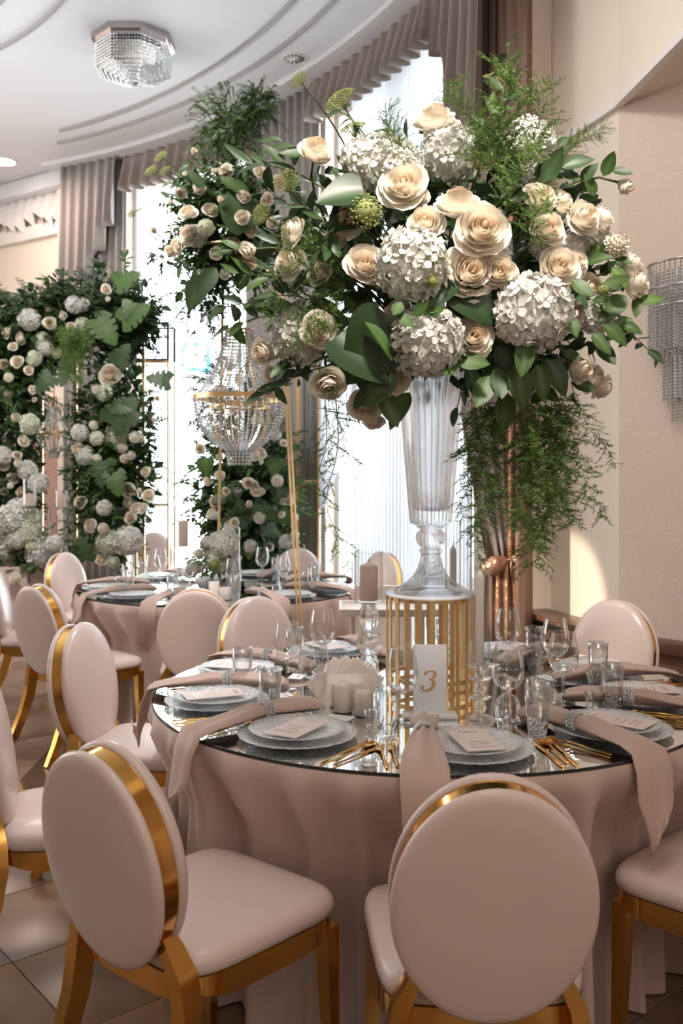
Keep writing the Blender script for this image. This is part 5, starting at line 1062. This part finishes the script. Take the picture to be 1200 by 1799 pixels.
# floral arch at the left
AY = 8.1; a0 = Vector((at(110, 900, AY).x, AY, 0)); cur[0] = a0
arch = thing('floral_arch', 'broad arch of white roses, hydrangeas and dark leaves at the left wall', 'flower arrangement', a0)
for px in (70, 130, 250):
    m = MB(); x = at(px, 0, AY).x - a0.x; tube(m, [(x, 0.05, 0), (x, 0.05, 3.0)], 1, rect=(0.013, 0.013)); part('post', m, 'goldsatin', arch, False)
m = MB(); tube(m, [(at(-60, 0, AY).x - a0.x, 0.05, 2.85), (at(250, 0, AY).x - a0.x, 0.05, 2.85)], 1, rect=(0.013, 0.013)); part('crossbar', m, 'goldsatin', arch, False)
AL = [(192, 657, 19, 'R'), (170, 770, 12, 'g'), (206, 765, 20, 'g'), (237, 768, 11, 'p'), (245, 770, 9, 'p'), (214, 786, 11, 'p'), (230, 735, 14, 'h'), (165, 747, 9, 'p'), (206, 806, 9, 'p'), (219, 806, 9, 'p'), (230, 800, 9, 'p'), (170, 806, 9, 'p'), (255, 828, 10, 'r'), (224, 860, 13, 'R'), (260, 870, 12, 'R'), (245, 862, 9, 'b'), (225, 885, 11, 'r'), (237, 892, 12, 'r'), (250, 892, 10, 'r'), (228, 910, 11, 'R'), (183, 892, 13, 'h'), (157, 923, 12, 'R'), (181, 928, 10, 'p'), (190, 952, 20, 'g'), (225, 950, 24, 'h'), (177, 982, 12, 'r'), (200, 988, 10, 'g'), (140, 882, 12, 'R'), (140, 760, 14, 'h'), (150, 800, 16, 'h'), (135, 790, 12, 'R'), (276, 700, 9, 'b'), (270, 737, 8, 'b'), (183, 690, 14, 'g'), (170, 685, 9, 'p'),
      (15, 663, 9, 'p'), (15, 692, 9, 'p'), (28, 733, 9, 'p'), (52, 745, 17, 'g'), (60, 702, 8, 'b'), (40, 775, 11, 'R'), (5, 800, 15, 'h'), (30, 800, 9, 'r'), (32, 814, 8, 'p'), (48, 826, 16, 'h'), (24, 838, 11, 'R'), (7, 863, 8, 'p'), (18, 853, 6, 'p'), (40, 885, 12, 'R'), (36, 865, 10, 'r'), (57, 685, 9, 'r'), (5, 815, 12, 'R'), (68, 848, 17, 'h'),
      (52, 562, 18, 'h'), (85, 545, 11, 'b'), (87, 567, 12, 'r'), (130, 535, 14, 'h'), (145, 535, 12, 'h'), (35, 595, 12, 'r'), (75, 600, 16, 'g'), (80, 612, 12, 'h'), (145, 570, 12, 'g'), (125, 572, 9, 'r'), (22, 608, 9, 'r'), (187, 508, 10, 'r'), (190, 525, 9, 'b'), (60, 630, 13, 'g'), (30, 635, 12, 'r'), (100, 620, 10, 'r'), (10, 585, 11, 'r'), (110, 555, 9, 'r'), (5, 640, 10, 'r'), (50, 650, 9, 'r'), (180, 555, 8, 'r')]
scatter(arch, a0, blooms_px(AL, AY - 0.32, re_, KINDS), re_)
for (x, y, ax) in ((125, 560, (0.78, 0.28, 0.30)), (20, 700, (0.28, 0.28, 0.75)), (200, 800, (0.36, 0.28, 0.95)), (40, 600, (0.55, 0.28, 0.38)), (230, 560, (0.28, 0.25, 0.35)), (10, 850, (0.3, 0.25, 0.4))):
    n = int(1500 * ax[0] * ax[2] / 0.3); c = at(x, y, AY)
    tag(part('foliage', leaf_cloud(n, ell(c, ax, 0.2, 1.0), 0.095, 'oval', re_), 'leafdark', arch), kind='stuff')
    tag(part('foliage', sprays(int(n * 0.22), ell(c, ax, 0.5, 1.0), re_, 0.18, 0.06, 10, 'lance'), 'leafdark' if x % 20 else 'leaf', arch), kind='stuff')
for (a, b, r_) in (((160, 540), (50, 505), 0), ((120, 520), (75, 490), 0), ((180, 500), (175, 460), 0), ((215, 520), (222, 448), 0), ((150, 520), (110, 480), 0), ((60, 540), (5, 555), 0), ((200, 500), (165, 470), 0), ((150, 850), (115, 825), 0), ((150, 830), (112, 830), 0), ((150, 900), (105, 950), 0), ((160, 870), (120, 910), 0)):
    branch(arch, arcpts(at(*a, AY - 0.25), at(*b, AY - 0.3), 0.03), 0.085, 'lance', 'leafdark', 12, re_, ground=a0)
for (a, b, mt) in (((215, 565), (262, 530), 'leaf'), ((205, 500), (245, 475), 'leaf'), ((170, 560), (207, 605), 'leaf'), ((240, 560), (215, 520), 'leaf'), ((298, 670), (252, 660), 'leafdark'), ((195, 745), (240, 695), 'leafdark'), ((225, 710), (190, 725), 'leafdark'), ((150, 985), (138, 940), 'leafdark'), ((205, 640), (225, 600), 'leafdark'), ((90, 660), (60, 690), 'leafdark'), ((120, 640), (100, 680), 'leafdark'), ((180, 810), (175, 860), 'leafdark'), ((200, 830), (210, 875), 'leaf')):
    p, q = at(*a, AY - 0.40), at(*b, AY - 0.46); obj('monstera_leaf', MONS[mt], arch, mx=leaf_mx(p - a0, q - p, (re_.uniform(-.4, .4), -1, 0.3), (q - p).length * 0.95))
for (x, y, d) in ((110, 610, (0.6, -0.6, 0.2)), (130, 600, (0.2, -0.8, -0.5)), (150, 620, (-0.3, -0.8, 0.4)), (120, 640, (0.4, -0.8, -0.4)), (100, 590, (0.7, -0.5, -0.2)), (160, 600, (-0.6, -0.7, -0.3))):
    obj('fern_plume', PLUME, arch, mx=TRS(at(x, y, AY - 0.4) - a0, basis(-Vector(d)), 1.2))
# gold shelf stands
def etagere(label, px0, px1, Y, zt, cube, bars):
    x0, x1 = at(px0, 0, Y).x, at(px1, 0, Y).x; c = (x0 + x1) / 2; w_ = (x1 - x0) / 2; root = thing('shelf_stand', label, 'shelf stand', (c, Y, 0)); d = 0.16
    for sx in (-1, 1):
        for sy in (-1, 1):
            m = MB(); box(m, (sx * w_, sy * d, (zt - cube) / 2), (0.016, 0.016, zt - cube)); part('post', m, 'goldsatin', root, False)
            if cube: m = MB(); box(m, (sx * w_, sy * d, zt - cube / 2), (0.022, 0.022, cube)); part('cube_post', m, 'silhouette', root, False)
    for z in bars + ([zt, zt - cube] if cube else [zt]):
        mt = 'silhouette' if cube and z > zt - cube - 0.01 else 'goldsatin'
        for sx in (-1, 1): m = MB(); box(m, (sx * w_, 0, z), (0.016, 2 * d, 0.016)); part('rail', m, mt, root, False)
        for sy in (-1, 1): m = MB(); box(m, (0, sy * d, z), (2 * w_, 0.016, 0.016)); part('rail', m, mt, root, False)
    if cube: m = MB(); box(m, (0, 0, zt - cube - 0.02), (2 * w_ + 0.03, 2 * d + 0.03, 0.02)); part('shelf', m, 'goldsatin', root, False)
etagere('gold shelf stand topped by an open cube darkened as backlit, before the left window', 246, 301, 8.45, 2.85, 0.33, [1.21])
etagere('gold shelf stand beside the floral column, before the grey curtain', 523, 560, 7.95, 2.5, 0, [1.43])
# flower-laden table under the arch
h0 = Vector((-2.95, 7.6, 0)); ht = thing('cloth_table', 'small table in brown cloth under the floral arch, heaped with white flowers', 'table', h0)
m = MB(); v = []; n = 96; th = np.linspace(0, 2 * PI, n, endpoint=False)
for r_, z in ((0.02, 0.75), (0.55, 0.75), (0.56, 0.74), (0.57, 0.4), (0.60, 0.0)): q = r_ * (1 + (0.03 * np.sin(14 * th) if z < 0.7 else 0)); v.append(np.column_stack([q * np.cos(th), q * 0.6 * np.sin(th), np.full(n, z)]))
m.add(np.concatenate(v), grid_faces(n, 5, True, True)); part('cloth', m, 'cloth', ht)
hp = thing('flower_heap', 'low heap of white hydrangeas and pompons on the brown cloth table under the arch', 'flower arrangement', h0 + Vector((0, 0, 0.755))); cur[0] = Vector(hp.location)
HL = [(15, 915, 26, 'h'), (45, 935, 24, 'g'), (10, 960, 28, 'h'), (75, 970, 26, 'h'), (55, 910, 16, 'g'), (30, 895, 18, 'h'), (20, 1000, 24, 'g'), (60, 1000, 18, 'h'), (42, 975, 12, 'p'), (45, 962, 12, 'p'), (15, 955, 10, 'p'), (27, 1017, 11, 'p'), (90, 985, 20, 'h'), (55, 960, 10, 'p'), (5, 925, 12, 'p'), (45, 920, 10, 'p'), (95, 955, 14, 'h'), (30, 945, 18, 'h')]
scatter(hp, cur[0], blooms_px(HL, 7.38, re_, KINDS), re_)
tag(part('foliage', leaf_cloud(420, ell(at(45, 970, 7.5), (0.40, 0.2, 0.22), 0.2, 1.0), 0.08, 'oval', re_), 'leaf', hp), kind='stuff')
def bg_stick(label, clabel, px, Y, ztable, z1, z2, cr, ch):
    p = at(px, 0, Y); root = thing('candlestick', label, 'candlestick', (p.x, Y, ztable)); zc = z1 - ztable
    bubble_stick(root, [(0, 0.02, 0.06, 0.05, 0), (0.018, zc * 0.45, 0.05, 0.022, 0), (zc * 0.44, zc * 0.78, 0.04, 0.018, 0), (zc * 0.77, zc, 0.045, 0.02, 0)], 'glass')
    hurricane(root, 0.052, zc + 0.001, z2 - ztable); candle(clabel, p.x, Y, ztable + zc + 0.008, cr, ch)
zpx = lambda py, Y: HC - (py - HZ) * Y / F
bg_stick('glass candlestick with cylinder at the left inside the floral arch', 'white pillar candle at the left inside the floral arch', 52, 7.36, 0.757, zpx(890, 7.36), zpx(842, 7.36), 0.034, 0.10)
bg_stick('glass candlestick with cylinder beside the right arch column', 'grey pillar candle beside the right arch column', 108, 7.36, 0.757, zpx(892, 7.36), zpx(862, 7.36), 0.034, 0.10)
def vase_tube(label, px, Y, zt, z2, r_):
    p = at(px, 0, Y); root = thing('glass_tube_vase', label, 'vase', (p.x, Y, zt)); hurricane(root, r_, 0, z2 - zt)
    return p.x
vase_tube('clear glass tube standing among the arch flowers', 80, 7.30, 0.757, zpx(896, 7.3), 0.04)
# ------------------------------------------------------------------ second table's centre
z2t = ZT + 0.0006
bg_stick('glass candlestick with tall cylinder on the second table, left of its bowl of pompons', 'beige pillar candle above the second table, left of the pompons', 322, 5.75, z2t, zpx(962, 5.75), zpx(886, 5.75), 0.030, 0.165)
c0 = Vector((at(380, 0, 5.8).x, 5.8, z2t)); tc = thing('table_bouquet', 'low bouquet of pompons, hydrangea and green viburnum on the second table', 'bouquet', c0); cur[0] = c0
m = MB(); lathe(m, [(0.001, 0), (0.10, 0), (0.13, 0.05), (0.135, 0.075), (0.12, 0.075), (0.001, 0.05)], 32); part('bowl', m, 'acrylic', tc)
scatter(tc, c0, blooms_px([(349, 973, 9, 'p'), (366, 974, 9, 'p'), (350, 997, 10, 'p'), (395, 955, 24, 'h'), (385, 985, 22, 'g'), (402, 985, 20, 'h'), (365, 955, 12, 'h'), (400, 940, 14, 'h'), (338, 1000, 12, 'h')], 5.62, re_, KINDS, dj=0.04), re_)
obj('green_viburnum', LACE[1], tc, mx=TRS(at(377, 992, 5.55) - c0, basis((0, -1, 0)), 0.032))
tag(part('foliage', leaf_cloud(300, ell(at(378, 985, 5.72), (0.16, 0.12, 0.12), 0.3, 1.0), 0.045, 'lance', re_), 'leaflight', tc), kind='stuff')
for d in ((-0.5, -0.3, 0.6), (-0.7, -0.5, 0), (0.6, -0.5, 0.3), (-0.2, -0.8, -0.2), (0.3, -0.8, 0.2)): obj('fern_plume', PLUME, tc, mx=TRS(at(378, 985, 5.66) - c0, basis(-Vector(d)), 0.45))
x = vase_tube('tall clear glass tube right of the pompon bouquet on the second table', 411, 5.60, z2t, zpx(927, 5.6), 0.036); candle('white candle inside the glass tube on the second table', x, 5.60, z2t + 0.0075, 0.022, 0.20, 'candlewhite', 0.018)
p = at(396, 0, 5.32); q = thing('candle_votive', 'small beige votive cup before the pompon bouquet', 'votive', (p.x, 5.32, z2t)); m = MB(); lathe(m, [(0.001, 0), (0.032, 0), (0.034, 0.004), (0.034, 0.072), (0.030, 0.072), (0.029, 0.055), (0.001, 0.054)], 28); part('cup', m, 'ceramic', q)
p = at(376, 0, 5.36); q = thing('candle_votive', 'taller pale votive cup half hidden below the pompons', 'votive', (p.x, 5.36, z2t)); m = MB(); lathe(m, [(0.001, 0), (0.028, 0), (0.031, 0.004), (0.031, 0.10), (0.027, 0.10), (0.026, 0.08), (0.001, 0.079)], 28); part('cup', m, 'paper', q)
# ------------------------------------------------------------------ crystal chandeliers
def strand_mesh(name, pts, r_, gap=2.35, mesh_mat='bead'):
    P = [Vector(p) for p in pts]; mb = MB(); acc = 0.0; nxt = 0.0
    for a, b in zip(P[:-1], P[1:]):
        L = (b - a).length
        while nxt <= acc + L: octa(mb, a.lerp(b, (nxt - acc) / L), r_); nxt += r_ * gap
        acc += L
    return mb.mesh(name, mesh_mat, False)
def chandelier(label, c, s, nst, r_, cat='chandelier', chain=True):
    root = thing('crystal_chandelier', label, cat, c); Rm = 0.285 * s
    prof_up = [(0.085 * s, 0.42 * s), (0.10 * s, 0.34 * s), (0.13 * s, 0.24 * s), (0.18 * s, 0.13 * s), (0.24 * s, 0.05 * s), (Rm, 0.0)]
    prof_dn = [(Rm, -0.02 * s), (0.275 * s, -0.10 * s), (0.235 * s, -0.20 * s), (0.17 * s, -0.275 * s), (0.09 * s, -0.325 * s)]
    um = strand_mesh('bead_strand', [(x, 0, z) for x, z in prof_up], r_ * s); dm = strand_mesh('bead_strand', [(x, 0, z) for x, z in prof_dn], r_ * s)
    for k in range(nst):
        a = 2 * PI * k / nst; obj('bead_strand', um, root, rz=a); obj('bead_strand', dm, root, rz=a)
    m = MB(); ringband(m, Rm + 0.004, -0.014 * s, 0.014 * s, 0.006, 64); part('hoop', m, 'goldsatin', root, True, 40)
    m = MB(); ringband(m, 0.19 * s, -0.062 * s, -0.05 * s, 0.006, 48); part('inner_hoop', m, 'goldsatin', root, True, 40)
    m = MB(); ringband(m, 0.088 * s, 0.415 * s, 0.43 * s, 0.005, 32); part('top_ring', m, 'goldsatin', root, True, 40)
    for k in range(8):
        a = 2 * PI * (k + 0.5) / 8; m = MB(); tube(m, [(0.19 * s, 0, -0.05 * s), (0.19 * s, 0, -0.14 * s), (0.15 * s, 0, -0.25 * s), (0.085 * s, 0, -0.32 * s)], 0.004 * s, 5); part('rib', m, 'goldsatin', root, rz=a)
    m = MB(); tube(m, [(0, 0, -0.33 * s), (0, 0, 0.5 * s)], 0.006 * s, 6); part('stem', m, 'goldsatin', root)
    for k in range(6):
        a = 2 * PI * k / 6; m = MB(); tube(m, [(0.085 * s, 0, 0.42 * s), (0.13 * s, 0, 0.24 * s), (0.18 * s, 0, 0.13 * s), (Rm, 0, 0)], 0.004 * s, 5); part('rib', m, 'goldsatin', root, rz=a)
    for j in range(5):
        z = -0.325 * s - j * 0.022 * s; rr = (0.085 - 0.004 * j) * s; n = 22; m = MB()
        for k in range(n): a = 2 * PI * k / n; octa(m, (rr * math.cos(a), rr * math.sin(a), z), r_ * s * 1.05)
        part('bead_ring', m, 'bead', root, False)
    if chain: m = MB(); tube(m, [(0, 0, 0.5 * s), (0, 0, chain)], 0.004, 6); part('hanging_rod', m, 'goldsatin', root)
    return root
cc = at(421, 699, 5.95); chandelier('large basket chandelier of crystal strands with gold hoop, hanging under the rose crown', cc, 1.03, 40, 0.0095, chain=ctr.z - cc.z)
cc = at(95, 760, 8.0); chandelier('small crystal basket chandelier hanging inside the floral arch', cc, 0.52, 24, 0.0125, chain=2.83 - cc.z)
# octagonal ceiling light
cl = thing('ceiling_chandelier', 'octagonal crystal bead lamp flush on the white ceiling', 'ceiling lamp', (*at(235, 70, (ZC - HC) * F / (HZ - 70)).xy, ZC))
def octring(r_, n8, rot=0.0):
    c = [Vector((r_ * math.cos(R(22.5 + 45 * k) + rot), r_ * math.sin(R(22.5 + 45 * k) + rot), 0)) for k in range(9)]
    return [c[k].lerp(c[k + 1], j / n8) for k in range(8) for j in range(n8)]
def octplate(r_, z0, z1): m = MB(); lathe(m, [(0.001, z1), (r_, z1), (r_, z0), (0.001, z0)], 8); a = Matrix.Rotation(R(22.5), 4, 'Z'); m.v = [v @ np.array(a)[:3, :3].T for v in m.v]; return m
part('base_plate', octplate(0.335, -0.05, 0), 'greymetal', cl, False); part('step_plate', octplate(0.305, -0.075, -0.05), 'greymetal', cl, False)
def lampstrand(z0, z1, r_=0.0105): return strand_mesh('bead_strand', [(0, 0, z0), (0, 0, z1)], r_, 2.35, 'beadgrey')
for r_, n8, z0, z1 in ((0.30, 10, -0.08, -0.26),):
    sm_ = lampstrand(z0, z1)
    for p in octring(r_, n8): obj('bead_strand', sm_, cl, p)
for r_, n8, z1 in ((0.265, 9, -0.275), (0.225, 8, -0.29), (0.185, 7, -0.305), (0.145, 5, -0.32), (0.105, 4, -0.335), (0.06, 3, -0.345)):
    m = MB()
    for p in octring(r_, n8): octa(m, (p.x, p.y, z1), 0.011); octa(m, (p.x, p.y, z1 + 0.02), 0.010)
    part('bead_ring', m, 'beadgrey', cl, False)
part('lower_plate', octplate(0.24, -0.10, -0.09), 'greymetal', cl, False)
# ceiling vents and the downlight
def vent(label, px, py, r_):
    p = at(px, py, (ZC - HC) * F / (HZ - py)); root = thing('ceiling_vent', label, 'vent', (p.x, p.y, ZC)); m = MB(); ringband(m, r_, -0.012, 0, 0.012, 36); part('frame', m, 'trim', root, True, 40)
    m = MB(); lathe(m, [(0.001, -0.001), (r_ - 0.01, -0.001)], 36); part('dark_opening', m, 'edge', root, False)
    for k in range(12): m = MB(); box(m, (r_ * 0.55, 0, -0.006), (r_ * 0.8, 0.014, 0.004)); part('blade', m, 'trim', root, False, mx=Matrix.Rotation(2 * PI * k / 12, 4, 'Z') @ Matrix.Rotation(R(25), 4, 'X'))
    m = MB(); lathe(m, [(0.001, -0.012), (r_ * 0.2, -0.012), (r_ * 0.22, -0.002)], 20); part('hub', m, 'trim', root)
vent('round slatted ceiling vent above the valance behind the bouquet', 517, 102, 0.105); vent('round slatted ceiling vent above the airy greenery', 383, 176, 0.105)
dp = at(6, 283, (ZC - HC) * F / (HZ - 283)); dl = thing('ceiling_downlight', 'bright recessed ceiling light near the white valance', 'ceiling lamp', (dp.x, dp.y, ZC))
em = bpy.data.materials.new('lamp_glow'); nt, N, L = nodes_of(em); N.remove(N['Principled BSDF']); e = N.new('ShaderNodeEmission'); e.inputs[0].default_value = (1, 0.93, 0.88, 1); e.inputs[1].default_value = 14; L.new(e.outputs[0], N['Material Output'].inputs[0]); M['glow'] = em
m = MB(); lathe(m, [(0.001, -0.006), (0.13, -0.006), (0.13, 0)], 32); part('diffuser', m, 'glow', dl, False); m = MB(); ringband(m, 0.15, -0.012, 0, 0.02, 36); part('trim_ring', m, 'trim', dl, True, 40)
# crystal sconce on the wallpaper
sp = at(1196, 500, 4.60); sp = Vector((sp.x, sp.y, 0)); k_ = (sp - Vector((*A1, 0))).dot(Vector((*ad, 0))); sp = A1 + ad * k_
sco = thing('wall_sconce', 'half-round crystal strand sconce on the damask wallpaper', 'wall lamp', (sp.x + an.x * 0.012, sp.y + an.y * 0.012, 0), aa + PI if False else aa)
sgn = -1 if Vector((-math.sin(aa), math.cos(aa))).dot(an) < 0 else 1
def half(r_, n, z0, z1, br=0.0085):
    me_ = strand_mesh('bead_strand', [(0, 0, z0), (0, 0, z1)], br, 1.95)
    for k in range(n): a = PI * (k + 0.5) / n; obj('bead_strand', me_, sco, (r_ * math.cos(a), sgn * r_ * math.sin(a) * 0.8, 0))
half(0.205, 22, 2.54, 2.10); half(0.165, 16, 2.50, 2.06); half(0.130, 14, 2.38, 1.86); half(0.085, 9, 2.12, 1.74)
for r_, z in ((0.21, 2.545), (0.205, 2.42), (0.20, 2.33), (0.135, 2.10)):
    m = MB(); tube(m, [(r_ * math.cos(a), sgn * r_ * 0.8 * math.sin(a), z) for a in np.linspace(0, PI, 21)], 0.006, 6); part('hoop', m, 'greymetal', sco)
m = MB(); box(m, (0, 0, 2.2), (0.16, 0.02, 0.66), 0, 0.005); part('back_plate', m, 'greymetal', sco, True, 40)
